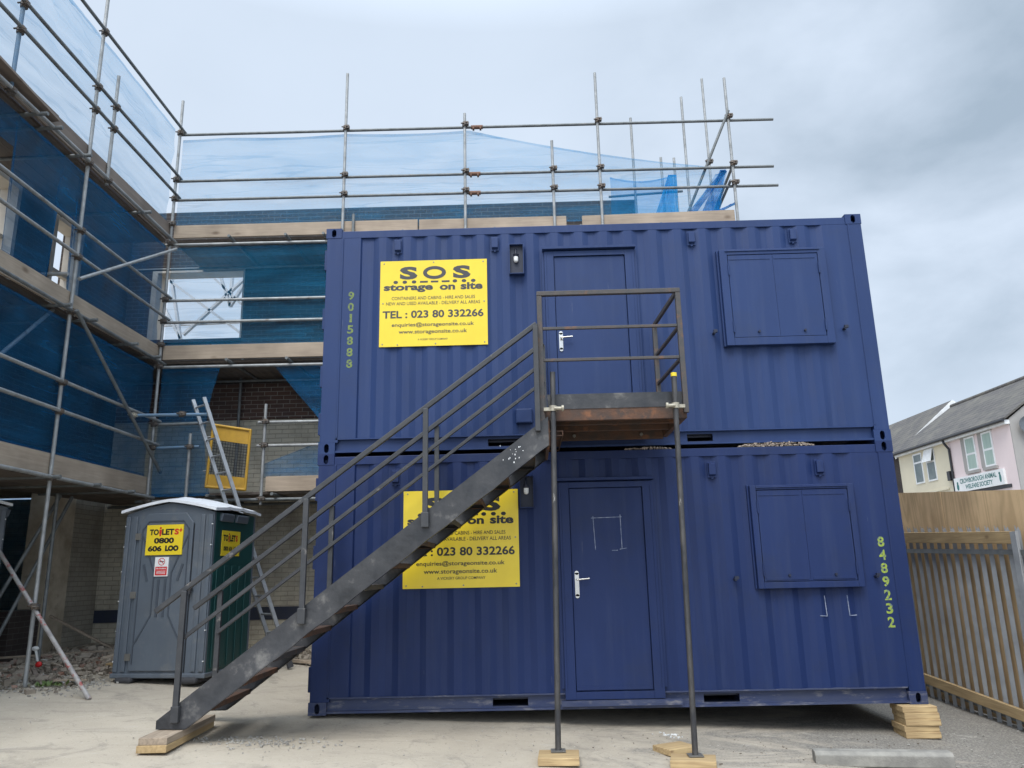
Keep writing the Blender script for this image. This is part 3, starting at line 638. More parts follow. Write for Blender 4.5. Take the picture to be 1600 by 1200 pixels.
for z, ys in ((LZ['l3'], (-1.2, 0.0, 0.3, 0.95, 2.6)), (LZ['l2'], (-.6, 0.9, 1.5, 2.6, 3.3)), (LZ['base'], (-.3, 1.1, 2.0, 2.9))):
    for y in ys:
        part('transom', M['galv_dark'], ls, lambda m: m.tube((SX+0.16, y, z+0.075), (SX-1.25, y+.03, z+0.075), TR, 10))
for y, z1 in ((-1.0, 6.6), (2.37, 2.5)):
    tubepart(ls, (-4.70 if y < 0 else -4.2, y, 0.2), (-4.70 if y < 0 else -4.2, y, z1), 'standard', 'galv_dark')
tubepart(ls, (-4.72, 1.6, 0.35), (-4.3, 2.6, 2.5), 'brace', 'galv_dark')
tubepart(ls, (-4.6, 1.9, 0.35), (-4.25, 2.8, 2.5), 'brace', 'galv_dark')
rk = tubepart(ls, (-2.50, 0.58, gz(-2.5, .58)), (-4.30, 1.39, 1.79), 'raker', 'red_white')
part('coupler', M['coupler'], rk, lambda m: coupler(m, (-3.50, 1.04, 1.06)))
ct = part('rail', M['galv_blue'], ls, lambda m: m.tube((Xl, 2.80, 3.66), (-2.40, 2.95, 3.68), TR, 12))
part('coupler', M['coupler_cream'], ct, lambda m: coupler(m, (Xl+.03, 2.80, 3.66)))
part('coupler', M['coupler'], ct, lambda m: coupler(m, (-2.82, 2.89, 3.68)))

# ------------------------------------------------------------------ debris nets
def sheet(m, P, nu, nv, nrm, amp=0.035, seed=0, fu=3.0, fv=1.5, keep=None):
    """P(u,v) -> Vector; rippled along nrm"""
    nrm = Vector(nrm)
    def fn(u, v):
        p = Vector(P(u, v)); env = min(1, 4*min(v, 1-v)+0.25)
        w = mnoise.noise(Vector((u*fu*2, v*fv*2, seed)))+0.6*mnoise.noise(Vector((u*fu*6+v*3, v*fv*3, seed+5)))+0.35*mnoise.noise(Vector((u*fu*16-v*6, v*5, seed+9)))
        return p+nrm*amp*env*w
    m.grid(fn, nu, nv, True, keep)
NETG = 'blue debris nets tied to the scaffolding'
def net(label, P, nu, nv, nrm, material='net', **k):
    m = MB(); sheet(m, P, nu, nv, nrm, **k)
    # doubled hems along the upper and lower edge
    sheet(m, lambda u, v: Vector(P(u, lerp(.972, 1, v)))+Vector(nrm)*.006, nu, 2, nrm, **k)
    sheet(m, lambda u, v: Vector(P(u, lerp(0, .025, v)))+Vector(nrm)*.006, nu, 2, nrm, **k)
    return recentre(tag(m.build('debris_net', M[material]), label, 'netting', NETG))
def lerp(a, b, t): return a+(b-a)*t
NX = SX-0.06
net('pale blue debris net above the top boards of the left scaffold, against the sky', lambda u, v: (NX-.02, lerp(-3.4, SY-.03, u), lerp(6.95, 8.83-0.012*math.sin(u*30)**2, v)), 120, 26, (1, 0, 0), 'net_pale', seed=1, amp=.05, fu=5)
def n2(u, v):
    y = lerp(-3.4, SY, u)
    if y < -0.15: zb = 6.25
    elif y < 0.72: zb = 4.95
    elif y < 1.12: zb = 5.95
    else: zb = 4.92
    return (NX-.02, y, lerp(zb, 6.68, v))
net('dark blue net on the left scaffold between its top and middle boards', n2, 160, 20, (1, 0, 0), 'net_dark', seed=2, fu=5)
net('dark blue net on the left scaffold between its middle and bottom boards', lambda u, v: (NX-.02, lerp(-3.4, SY, u), lerp(2.86, 4.60, v)), 120, 22, (1, 0, 0), 'net_dark', seed=3, fu=5)
NY = SY+0.088
def n5(u, v):
    x = lerp(SX+.02, 5.70, u); zt = 8.70-0.03*abs(math.sin((x+.7)*1.5))
    if x > 1.35: zt = lerp(8.70, 7.84, (x-1.35)/4.35)-0.08*math.sin(math.pi*(x-1.35)/4.35)
    zb = 6.95 if x < 4.9 else lerp(6.95, 7.75, (x-4.9)/0.8)
    return (x, NY, lerp(zb, zt, v))
net('pale blue net stretched above the rear scaffold, its top edge drooping to the right', n5, 150, 24, (0, 1, 0), 'net_pale', seed=4, fu=6, amp=.04)
net('blue net across the rear scaffold in front of the empty window opening', lambda u, v: (lerp(SX, 0.6, u), NY, lerp(4.95, 6.68, v)), 70, 20, (0, 1, 0), 'net_pale', seed=5, fu=4)
def n7(u, v):
    z = lerp(2.56, 4.60, v); xr = -2.66-0.14*math.sin(math.pi*min(1, max(0, (z-2.56)/2.0)))+0.12*max(0, v-.85)
    return (lerp(SX, xr, u), NY+.02, z)
net('dark blue net filling the scaffold corner left of the aluminium ladder', n7, 26, 26, (0, 1, 0), 'net_dark', seed=6, fu=2)
def tri(a, b, c):
    a, b, c = Vector(a), Vector(b), Vector(c)
    return lambda u, v: a.lerp(b, u).lerp(c, v)
net('loose triangular flap of blue net hanging beside the upper cabin end', tri((-1.78, NY, 4.62), (-0.3, NY, 4.62), (-0.95, NY+.05, 3.65)), 16, 16, (0, 1, 0), 'net_mid', seed=7)
def n9(u, v):
    x = lerp(-1.84, -0.3, u); return (x, NY, lerp(2.82, lerp(3.03, 3.62, u), v))
net('low blue net sloping over the toe board right of the yellow gate', n9, 24, 12, (0, 1, 0), 'net_mid', seed=8)
# bunched nets at the right-hand return
def n10(u, v):
    x = lerp(3.88, 5.02, u); zt = 8.30; zb = 7.05
    return (x, 4.72, lerp(zb, zt, v)-0.10*math.sin(u*math.pi)*v)
net('short blue net on the inner rail behind the drooping net at the right end', n10, 30, 18, (0, 1, 0), 'net_mid', seed=9, amp=.06)
def gather(a0, a1, b0, b1, seed, label, material='net_dense', amp=.05):
    a0, a1, b0, b1 = map(Vector, (a0, a1, b0, b1))
    return net(label, lambda u, v: a0.lerp(a1, u).lerp(b0.lerp(b1, u), v), 20, 24, (0, 1, 0), material, seed=seed, amp=amp, fu=4)
gather((4.48, 4.66, 7.02), (5.06, 4.66, 7.02), (4.93, 4.66, 8.28), (5.08, 4.66, 8.28), 11, 'bright blue bunched net hanging from the end of the inner rail')
gather((4.94, SY+.3, 7.02), (5.12, SY+.3, 7.05), (5.62, SY+.1, 7.80), (5.72, SY+.1, 7.80), 12, 'bright blue net twisted into a diagonal rope at the right end')
gather((5.22, SY+.25, 7.02), (5.52, SY+.25, 7.02), (5.60, SY+.1, 7.82), (5.70, SY+.1, 7.82), 13, 'steep bright blue gathered net below the right end coupler')
gather((5.02, SY+.22, 7.02), (5.55, SY+.22, 7.05), (5.52, SY+.12, 7.75), (5.72, SY+.12, 7.80), 14, 'thin blue net spread between the twisted nets at the right end', 'net_mid')
gather((5.35, SY+.2, 7.0), (5.80, SY+.1, 7.18), (5.40, SY+.2, 7.08), (5.80, SY+.1, 7.22), 15, 'blue net scrap trailing on the right end toe board')
net('dark blue sheet hanging inside the left ground floor opening', lambda u, v: (lerp(-8.5, -5.6, u), 4.7, lerp(0.9, 2.7, v)), 20, 12, (0, 1, 0), 'net', seed=16)

# ------------------------------------------------------------------ site cabins
CL, CW, CH = 6.058, 2.438, 2.591
PITCH = 0.278
def corr(m, x0, x1, z0, z1, ycrest, depth, phase, axis='x'):
    """trapezoid corrugation between x0 and x1"""
    pts = []
    k0 = math.floor((x0-phase)/PITCH)-1
    for k in range(k0, k0+30):
        c = phase+k*PITCH
        pts += [(c-0.040, 0), (c+0.040, 0), (c+0.106, depth), (c+PITCH-0.106, depth)]
    pts = [p for p in pts if x0+.215 < p[0] < x1-.215]
    pts = [(x0, 0), (x0+.19, 0)]+([(x0+.205, depth)] if pts[0][1] else [])+pts+([(x1-.205, depth)] if pts[-1][1] else [])+[(x1-.19, 0), (x1, 0)]
    n = len(pts)
    if axis == 'x': vs = [(a, ycrest+d, z0) for a, d in pts]+[(a, ycrest+d, z1) for a, d in pts]
    else: vs = [(ycrest+d, a, z0) for a, d in pts]+[(ycrest+d, a, z1) for a, d in pts]
    m.add(vs, [(i, i+1, n+i+1, n+i) for i in range(n-1)])
def casting(m, x0, z0, y0=0.0, sx=0.178, sy=0.162, slot=True):
    """corner casting with an oblong hole in the front face"""
    h = 0.118
    y1 = y0+sy; t = .012
    m.box(x0, x0+sx, y0+.022, y1, z0, z0+t); m.box(x0, x0+sx, y0+.022, y1, z0+h-t, z0+h); m.box(x0, x0+t, y0+.022, y1, z0+t, z0+h-t); m.box(x0+sx-t, x0+sx, y0+.022, y1, z0+t, z0+h-t); m.box(x0+t, x0+sx-t, y1-t, y1, z0+t, z0+h-t)
    # front plate with slot
    cx, cz = x0+sx/2, z0+h/2; n = 20
    hole = []
    for i in range(n):
        t = 2*math.pi*i/n; c_, s_ = math.cos(t), math.sin(t)
        hole.append((cx+0.026*c_, cz+0.034*s_+(0.014 if s_ > 0 else -0.014)))
    def edge(t):
        c_, s_ = math.cos(t), math.sin(t); k = min(sx/2/abs(c_) if abs(c_) > 1e-6 else 9, h/2/abs(s_) if abs(s_) > 1e-6 else 9)
        return (cx+c_*k, cz+s_*k)
    angs = sorted(set([2*math.pi*i/n for i in range(n)]))
    outer = [edge(t) for t in angs]
    # snap nearest to true corners
    for qx, qz in ((x0, z0), (x0+sx, z0), (x0+sx, z0+h), (x0, z0+h)):
        j = min(range(n), key=lambda i: (outer[i][0]-qx)**2+(outer[i][1]-qz)**2); outer[j] = (qx, qz)
    vs = [(a, y0, b) for a, b in hole]+[(a, y0, b) for a, b in outer]+[(a, y0+.0218, b) for a, b in hole]+[(a, y0+.0218, b) for a, b in outer]
    fs = []
    for i in range(n):
        j = (i+1) % n
        fs += [(i, j, n+j, n+i), (i, 2*n+i, 2*n+j, j), (n+i, n+j, 3*n+j, 3*n+i)]
    m.add(vs, fs)

def sign_board(label, x0, x1, z0, z1, y, ink, vick):
    t = thing('hire_sign', label, 'sign', ((x0+x1)/2, y, z0), group='yellow hire company signs')
    part('board', M['yellow'], t, lambda m: m.box(x0, x1, y, y+0.006, z0, z1))
    W, H = x1-x0, z1-z0; o = Vector((x0, y-0.0015, z1)); u, v = X_, -Z_
    fx = lambda p: (p-338)/542*W
    fz = lambda p: (p-252)/426*H
    def tx(m, st_, a, b, top, bot, bold=0.0): m.text(st_, o, X_, Z_, fx(a), fx(b), -fz(bot), -fz(top), bold)
    def logo(m):
        tx(m, 'S', 437, 527, 282, 347, 0.05); tx(m, 'S', 707, 797, 282, 347, 0.05)
        m.ring(o+X_*fx(613.5)-Z_*fz(315), X_, Z_, fx(672)-fx(613.5), fz(348)-fz(315), fx(672)-fx(634), fz(348)-fz(331))
        for c in (417, 463, 510, 717, 763, 810): m.disc(o+X_*fx(c)-Z_*fz(360), X_, Z_, 0.026, 0.019)
        for a, b in ((540, 580), (595, 633), (650, 690)): m.quad(o+X_*fx(a)-Z_*fz(365), o+X_*fx(b)-Z_*fz(365), o+X_*fx(b)-Z_*fz(356), o+X_*fx(a)-Z_*fz(356))
    part('emblem', ink, t, logo)
    part('lettering', ink, t, lambda m: (tx(m, 'storage', 357, 606, 371, 412, 0.04), tx(m, 'on', 640, 718, 378, 404, 0.04), tx(m, 'site', 746, 857, 368, 404, 0.04)))
    for args in (('CONTAINERS AND CABINS - HIRE AND SALES', 398, 818, 433, 449, 0.006), ('NEW AND USED AVAILABLE - DELIVERY ALL AREAS', 370, 843, 459, 475, 0.006),
                 ('TEL : 023 80 332266', 353, 860, 502, 540, 0.028), ('enquiries@storageonsite.co.uk', 400, 812, 562, 587, 0.014), ('www.storageonsite.co.uk', 435, 777, 597, 622, 0.014),
                 ('A VICKERY GROUP COMPANY', 498, 722, 630, 642, 0.008) if vick else ('A VICKERY GROUP COMPANY', 531, 681, 641, 650, 0.004)):
        part('lettering', ink, t, lambda m: tx(m, *args))
    def screws(m):
        for a, b in ((.035, .03), (.5, .025), (.965, .03), (.03, .5), (.97, .5), (.03, .97), (.52, .975), (.97, .97), (.17, .98)):
            m.tube((x0+a*W, y-.004, z1-b*H), (x0+a*W, y+.001, z1-b*H), 0.008, 8)
    part('screw', M['screw'], t, screws)
    return t

def cabin(z0, label, upper):
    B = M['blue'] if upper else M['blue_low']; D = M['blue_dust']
    c = thing('site_cabin', label, 'cabin', (CL/2, CW/2, z0), group='stacked blue container cabins')
    z = lambda h: z0+h
    part('front_panel', B, c, lambda m: corr(m, 0.205, 5.893, z(.163), z(2.472), 0.008, 0.025, 4.26))
    part('rear_panel', B, c, lambda m: m.box(0.1, 5.95, CW-.04, CW-.01, z(.163), z(2.472)))
    def ends(m): m.box(6.01, 6.04, .1, CW-.1, z(.163), z(2.472))
    part('end_panel', B, c, ends)
    part('roof', B, c, lambda m: m.box(0.06, 6.0, .065, CW-.065, z(2.50), z(2.535)))
    part('floor', M['navy'], c, lambda m: m.box(0.1, 5.95, .12, CW-.05, z(.10), z(.16)))
    for x0, x1 in ((0.0, 0.205), (5.893, CL)):
        for y0, y1 in ((0.004, 0.15), (CW-.15, CW-.004)):
            def post(m, x0=x0, x1=x1, y0=y0, y1=y1):
                if x0 < 1: m.box(x0+.012, x1, y0, y1, z(.118), z(2.473))
                else: m.box(x0, x1-.006, y0, y1, z(.118), z(2.473))
                # narrow raised seam along the inner edge
                xs = x1-.022 if x0 < 1 else x0+.004
                if y0 < 1: m.box(xs, xs+.018, y0-.006, y0-.0005, z(.17), z(2.47))
            part('corner_post', B, c, post, bevel=.006)
            for zz in (0.0, CH-.118):
                part('corner_casting', D if zz == 0 and not upper else B, c, lambda m: casting(m, 0.0 if x0 < 1 else CL-.178, z(zz), 0.0 if y0 < 1 else CW-.162))
    part('top_rail', B, c, lambda m: (m.box(.178, CL-.178, .006, .066, z(2.470), z(2.557)), m.box(.178, CL-.178, CW-.066, CW-.006, z(2.470), z(2.545))), bevel=.005)
    for ex in (.01, 5.99):
        for ea, eb in ((2.47, 2.56), (.02, .16)): part('end_rail', B, c, lambda m: m.box(ex, ex+.06, .162, CW-.162, z(ea), z(eb)))
    # door end: left doors with hinge lugs seen edge-on
    part('cargo_door', B, c, lambda m: m.box(0.045, 0.09, .16, CW-.16, z(.16), z(2.47)))
    def lugs(m):
        for h in (.33, .86, 1.52, 2.22): m.box(-0.018, 0.03, .03, .14, z(h-.12), z(h+.12))
    part('hinge_lug', B, c, lugs, bevel=.004)
    pk = [(1.82, 2.17), (3.90, 4.25)] if not upper else [(1.81, 2.30), (3.93, 4.20)]
    def brail(m):
        segs = [(.178, pk[0][0]), (pk[0][1], pk[1][0]), (pk[1][1], CL-.178)]
        for a, b in segs: m.box(a, b, .050, .058, z(.034), z(.150))
        for a, b in pk: m.box(a, b, .050, .058, z(.126), z(.150)); m.box(a, b, .050, .058, z(.034), z(.046))
        m.box(.178, CL-.178, .012, .058, z(.012), z(.034))
        m.box(.178, CL-.178, .004, .058, z(.150), z(.163))
        m.box(.178, CL-.178, CW-.05, CW-.01, z(.024), z(.163))
    part('bottom_rail', D if not upper else B, c, brail)
    for a, b in pk:
        part('fork_pocket', M['navy'], c, lambda m: (m.box(a, b, .0585, CW-.06, z(.122), z(.126)), m.box(a, b, .0585, CW-.06, z(.046), z(.050)), m.box(a-.004, a, .0585, CW-.06, z(.050), z(.122)), m.box(b, b+.004, .0585, CW-.06, z(.050), z(.122)), m.box(a, b, 1.2, 1.21, z(.05), z(.122))))
    # small vents under the top rail
    vx = (0.822, 1.919, 4.135, 5.271) if upper else (0.832, 4.15, 5.27)
    for x in vx:
        def vent(m):
            h = 2.36 if upper else 2.335
            m.prism([(x-.034, .012, z(h-.075)), (x-.034, -.026, z(h-.06)), (x-.034, -.026, z(h+.055)), (x-.034, .012, z(h+.065))], (.068, 0, 0))
            m.box(x-.045, x+.045, .008, .012, z(h-.09), z(h+.08))
            m.box(x-.012, x+.012, .0, .0081, z(h-.105), z(h-.085))
        part('vent', B, c, vent, bevel=.004)
    # recessed lamp box
    lx0, lx1, lz0, lz1 = (2.077, 2.242, 1.965, 2.322) if upper else (2.132, 2.284, 1.972, 2.307)
    def lbox(m):
        m.box(lx0, lx1, -.055, .02, z(lz1-.008), z(lz1)); m.box(lx0, lx1, -.055, .02, z(lz0), z(lz0+.008))
        m.box(lx0, lx0+.008, -.055, .02, z(lz0+.008), z(lz1-.008)); m.box(lx1-.008, lx1, -.055, .02, z(lz0+.008), z(lz1-.008))
    lb = part('lamp_box', B, c, lbox)
    part('backplate', M['navy'], lb, lambda m: m.box(lx0+.008, lx1-.008, -.004, .006, z(lz0+.008), z(lz1-.008)))
    lc = (lx0+lx1)/2-.005
    part('lamp', M['white'], lb, lambda m: (m.tube((lc, -.03, z(lz0+.165)), (lc, -.03, z(lz0+.205)), .026, 12), m.ball((lc, -.03, z(lz0+.165)), .026, 12, 6)))
    part('lamp_holder', M['navy'], lb, lambda m: (m.tube((lc, -.028, z(lz0+.205)), (lc, -.028, z(lz0+.235)), .020, 10, r1=.034), m.tube((lc, -.025, z(lz0+.235)), (lc, -.005, z(lz0+.31)), .012, 8)))
    # door
    dx0, dx1, dz0, dz1 = (2.470, 3.475, 0.10, 2.285) if upper else (2.538, 3.512, 0.105, 2.285)
    fw = 0.105
    def dframe(m):
        m.box(dx0, dx0+fw, -.032, .05, z(dz0), z(dz1-.06)); m.box(dx1-fw, dx1, -.032, .05, z(dz0), z(dz1-.06))
        m.box(dx0+fw, dx1-fw, -.032, .05, z(dz1-.06-fw*.55), z(dz1-.06))
        m.box(dx0+fw, dx1-fw, -.030, .05, z(dz0), z(dz0+.07))
        m.box(dx0+.022, dx0+.028, -.036, -.0322, z(dz0+.1), z(dz1-.1)); m.box(dx1-.028, dx1-.022, -.036, -.0322, z(dz0+.1), z(dz1-.1))
        m.box(dx0-.03, dx0-.001, -.006, .02, z(dz0+.1), z(dz1-.06)); m.box(dx1+.001, dx1+.03, -.006, .02, z(dz0+.1), z(dz1-.06))
    part('door_frame', B, c, dframe, bevel=.003)
    part('drip_strip', B, c, lambda m: m.prism([(dx0-.02, .012, z(dz1-.005)), (dx0-.02, -.075, z(dz1-.018)), (dx0-.02, -.075, z(dz1-.045)), (dx0-.02, .012, z(dz1-.05))], (dx1-dx0+.035, 0, 0)))
    lf0, lf1, lt = dx0+fw+.006, dx1-fw-.006, dz1-.06-fw*.55-.006
    door = part('door', B, c, lambda m: m.box(lf0, lf1, -.012, .04, z(dz0+.078), z(lt)), bevel=.003)
    part('kick_strip', B, door, lambda m: m.box(lf0+.004, lf1-.004, -.018, -.0125, z(dz0+.085), z(dz0+.115)))
    hz = (1.06, 1.29) if upper else (1.06, 1.33)
    hx = lf0+.045
    def handle(m):
        m.box(hx-.021, hx+.021, -.021, -.0125, z(hz[0]+.02), z(hz[1]-.02)); m.tube((hx, -.021, z(hz[0]+.021)), (hx, -.0125, z(hz[0]+.021)), .0208, 12); m.tube((hx, -.021, z(hz[1]-.021)), (hx, -.0125, z(hz[1]-.021)), .0208, 12)
        hh = hz[1]-.085
        m.path([(hx, -.021, z(hh)), (hx, -.065, z(hh)), (hx+.03, -.068, z(hh)), (hx+.125, -.064, z(hh+.008))], .0095)
        m.tube((hx, -.0225, z(hh-.075)), (hx, -.0212, z(hh-.075)), .009, 10)
    part('handle', M['chrome'], door, handle)
    if not upper:
        def ch(m):
            a, b, t, q = 2.885, 3.165, 1.855, 1.535
            for p0, p1 in (((a-.02, t), (b+.015, t+.006)), ((a, t+.02), (a+.012, q)), ((b, t+.03), (b+.004, q)), ((b-.02, q), (b+.05, q+.01)), ((a+.18, q-.01), (a+.24, q-.01))):
                m.bar((p0[0], -.0128, z(p0[1])), (p1[0], -.0128, z(p1[1])), .0010, .0055, (0, 0, 1) if abs(p0[1]-p1[1]) < .05 else (1, 0, 0))
        part('chalk_mark', M['chalk'], door, ch)
        part('step_plate', D, c, lambda m: (m.box(dx0-.04, dx1+.16, -.05, .0, z(.045), z(.098)), m.box(dx0+.06, dx0+.28, -.0515, -.0505, z(.062), z(.072)), m.box(dx1-.17, dx1+.08, -.0515, -.0505, z(.062), z(.072))))
        for x, s in ((5.178, -1), (5.404, 1)):
            def lm(m):
                m.bar((x-.006, .004, z(1.035)), (x, .004, z(.835)), .003, .007, (1, 0, 0)); m.bar((x, .004, z(.838)), (x+s*.07, .004, z(.842)), .003, .007)
            part('chalk_mark', M['chalk'], c, lm)
    else:
        jb = part('junction_box', B, c, lambda m: m.box(2.115, 2.289, -.045, .02, z(.275), z(.43)), bevel=.006)
        part('lid', B, jb, lambda m: m.box(2.125, 2.279, -.052, -.0455, z(.284), z(.421)), bevel=.003)
    # shuttered window
    wx0, wx1, wz0, wz1 = (4.415, 5.583, 1.066, 2.176) if upper else (4.507, 5.568, 1.115, 2.146)
    fd = .062; fb = .085 if upper else .062
    def wframe(m):
        m.box(wx0, wx0+fb, -fd, .04, z(wz0), z(wz1)); m.box(wx1-fb, wx1, -fd, .04, z(wz0), z(wz1))
        m.box(wx0+fb, wx1-fb, -fd, .04, z(wz0), z(wz0+fb)); m.box(wx0+fb, wx1-fb, -fd, .04, z(wz1-fb*.75), z(wz1))
        m.box(wx0-.02, wx0-.001, -.02, .03, z(wz0), z(wz1+.01)); m.box(wx0+.06, wx1-.06, -fd-.012, -fd-.001, z(wz1-.028), z(wz1-.018))
    wf = part('window_frame', B, c, wframe, bevel=.004)
    mid = (wx0+wx1)/2; gap = .006
    for a, b in ((wx0+fb+gap, mid-.001), (mid+.001, wx1-fb-gap)):
        def sh(m):
            m.box(a, b, -fd+.006, .02, z(wz0+fb+gap), z(wz1-fb*.75-gap))
            m.box(a+.02, b-.02, -fd, -fd+.0055, z(wz0+fb+.02), z(wz0+fb+.045)) if not upper else None
            m.box(a+.01, b-.03, -fd+.001, -fd+.0055, z(wz1-fb*.75-.06), z(wz1-fb*.75-.05))
        s = part('shutter', B, c, sh, bevel=.001)
        side = a-.004 if a < mid-.3 else b+.004
        for h in (wz0+fb+.06, wz1-fb-.22): part('hinge', B, s, lambda m: m.tube((side, -fd-.006, z(h)), (side, -fd-.006, z(h+.12)), .009, 8))
        part('bolt', M['navy'], s, lambda m: m.tube(((a+b)/2+.02, -fd-.016, z(wz0+fb+.065)), ((a+b)/2+.02, -fd+.005, z(wz0+fb+.065)), .013, 8))
    for x, h in (((4.293, 1.222), (5.708, 1.236)) if upper else ((4.29, 1.213), (5.706, 1.214))):
        part('shutter_catch', M['navy'], c, lambda m: (m.tube((x, -.055, z(h)), (x, .03, z(h)), .016, 8), m.box(x-.01, x+.03, -.06, -.03, z(h), z(h+.03))))
    # stencilled number running down the front
    def digits(m):
        s, x, top, hh, st = ('9015888', 0.304, 1.825, .098, .131) if upper else ('8489232', 5.806, 1.604, .102, .131)
        # at this spot the panel is flat beside the post; numbers sit on the sheet's shallow face
        for i, ch_ in enumerate(s):
            t = top-i*st
            m.text(ch_, (x, DIGY[0 if upper else 1], z(0)), X_, Z_, -.034 if ch_ != '1' else -.012, .034 if ch_ != '1' else .016, t-hh, t, 0.03)
    DIGY = (.0065, .0065)
    part('stencil_number', M['stencil_faded' if upper else 'stencil'], c, digits)
    return c
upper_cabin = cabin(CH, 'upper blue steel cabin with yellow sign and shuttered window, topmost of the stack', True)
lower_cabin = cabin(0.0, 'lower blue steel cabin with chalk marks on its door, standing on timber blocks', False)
sign_board('yellow hire sign on the upper cabin, in full view left of its door', 0.628, 1.826, 3.757, 4.762, -0.004, M['grey_ink'], False)
sign_board('yellow hire sign on the lower cabin, partly covered by the stair', 0.921, 2.115, 1.186, 2.174, -0.004, M['black_ink'], True)

# mortar crumbs lying on the lower cabin's top rail
def crumbs(label, x0, x1, n, h, seed):
    rnd = random.Random(seed); m = MB()
    for i in range(n):
        x = rnd.uniform(x0, x1); t = (x-x0)/(x1-x0); hh = h*(math.sin(math.pi*t)**0.7)*rnd.random()
        m.rock((x, rnd.uniform(.015, .05), 2.558+.006+hh), rnd.uniform(.006, .016), rnd)
    o = recentre(m.build('rubble', M['mortar_crumbs'])); tag(o, label, 'rubble', None, 'stuff')
crumbs('crumbled mortar heaped on the lower cabin top rail under the shuttered window', 4.46, 5.25, 330, .05, 3)
crumbs('crumbled mortar on the lower cabin top rail beneath the landing', 3.25, 3.75, 120, .02, 4)

# ------------------------------------------------------------------ external staircase
YO, YI = -1.15, -0.20
st = thing('metal_staircase', 'black steel staircase with rusty landing rising to the upper cabin door', 'staircase', (-0.8, -0.65, 0.10))
SL = 0.748
def topz(x): return 0.19+SL*(x+0.95)
def stringer(m, y, sgn, rough):
    nx, nz = 40, 5; rnd = random.Random(5)
    def fn(u, v):
        x = lerp(-0.97, 2.42, u); zt = topz(x); zb = max(zt-0.265, 0.105); zz = lerp(zb, zt, v)
        bend = 0
        if rough: bend = -0.030*(1-v)**2*mnoise.noise(Vector((x*2.4, 0, 1)))-0.022*max(0, math.sin((x+.9)*2.1))*(1-v)**2*(1 if x < .4 else .2)
        return Vector((x, y+sgn*0+bend, zz+(.012*mnoise.noise(Vector((x*5, 4, 1)))*(1-v) if rough else 0)))
    g = [[fn(i/nx, j/nz) for i in range(nx+1)] for j in range(nz+1)]
    m.grid(lambda u, v: g[round(v*nz)][round(u*nx)], nx, nz, True)
    m.grid(lambda u, v: g[round(v*nz)][round(u*nx)]+Vector((0, .008*sgn, 0)), nx, nz, True)
    # rolled flanges along both edges
    for j, dz in ((0, 0.004), (nz, -0.004)):
        m.grid(lambda u, v: g[j][round(u*nx)]+Vector((0, sgn*0.055*v, dz*0)), nx, 1, False)
        m.grid(lambda u, v: g[j][round(u*nx)]+Vector((0, sgn*0.055*v, dz*2)), nx, 1, False)
part('stringer', M['stringer'], st, lambda m: stringer(m, YO, 1, True))
part('stringer', M['stringer'], st, lambda m: stringer(m, YI, -1, False))
for i in range(1, 14):
    z = 0.10+0.1905*i; xc = (z+0.14-0.19)/SL-0.95
    def tread(m):
        m.box(xc-.125, xc+.125, YO+.012, YI-.012, z-.006, z)
        m.box(xc-.125, xc-.119, YO+.012, YI-.012, z-.055, z-.0062); m.box(xc+.119, xc+.125, YO+.012, YI-.012, z-.045, z-.0062)
        for yy in (YO+.012, YI-.052): m.box(xc-.115, xc+.115, yy, yy+.04, z-.046, z-.0405)
    part('tread', M['rust'] if i % 3 else M['rust_rail'], st, tread)
def rail_side(y, posts, x0, x1, first):
    zt = lambda x: topz(x)+ (0.95 if y == YO else 0.985)
    part('handrail', M['steel'], st, lambda m: m.bar((x0, y, zt(x0)), (x1, y, zt(x1)), .045, .045), bevel=.006)
    part('midrail', M['steel'], st, lambda m: m.bar((first, y+.0, zt(first)-.42), (x1, y, zt(x1)-.42), .032, .032), bevel=.004)
    for x in posts:
        zb = topz(x)-(.11 if x < 2 else .07)
        def post(m):
            yy = y-.028 if y == YO else y+.028
            m.box(x-.024, x+.024, yy-.020, yy+.020, zb, zt(x)-.02)
            if x < 2: m.box(x-.034, x+.034, yy-.026, yy+.022, zb-.03, zb+.10)
        part('baluster', M['steel'], st, post, bevel=.004)
rail_side(YO, (-0.80, 0.235, 1.30, 2.325), -1.055, 2.34, -0.80)
rail_side(YI, (-0.875, 0.215, 1.287, 2.42), -1.12, 2.42, -0.875)
# landing
LX0, LX1, LYF, LYB, LZF = 2.40, 3.70, -1.10, -0.055, 2.775
ld = part('landing_frame', M['rust'], st, lambda m: (m.box(LX0, LX1, LYF, LYF+.05, 2.675, LZF), m.box(LX0, LX0+.05, LYF+.05, LYB, 2.675, LZF), m.box(LX1-.05, LX1, LYF+.05, LYB, 2.675, LZF), m.box(LX0+.05, LX1-.05, LYB-.05, LYB, 2.655, LZF),
     m.box(LX0+.05, LX1-.05, -.80, -.75, 2.69, LZF), m.box(LX0+.05, LX1-.05, -.45, -.40, 2.69, LZF)), bevel=.004)
part('landing_floor', M['rust'], st, lambda m: m.box(LX0, LX1, LYF, LYB, LZF+.001, LZF+.009))
part('toe_board', M['stringer'], st, lambda m: m.box(LX0+.02, LX1-.02, LYF-.004, LYF+.004, LZF+.010, 2.925))
part('bolt', M['screw'], st, lambda m: [m.tube((x, LYB-.075, 2.70), (x, LYB-.051, 2.70), .018, 6) for x in (2.72, 3.42)])
for x, y, zb in ((2.372, LYF-.02, 2.66), (3.690, LYF-.02, 2.72), (3.635, -0.10, LZF+.01)):
    part('guard_post', M['rust_rail'], st, lambda m: m.box(x-.024, x+.024, y-.022, y+.022, zb, 3.885), bevel=.004)
part('guard_rail', M['rust_rail'], st, lambda m: m.box(2.348, 3.714, LYF-.045, LYF+.003, 3.886, 3.93), bevel=.005)
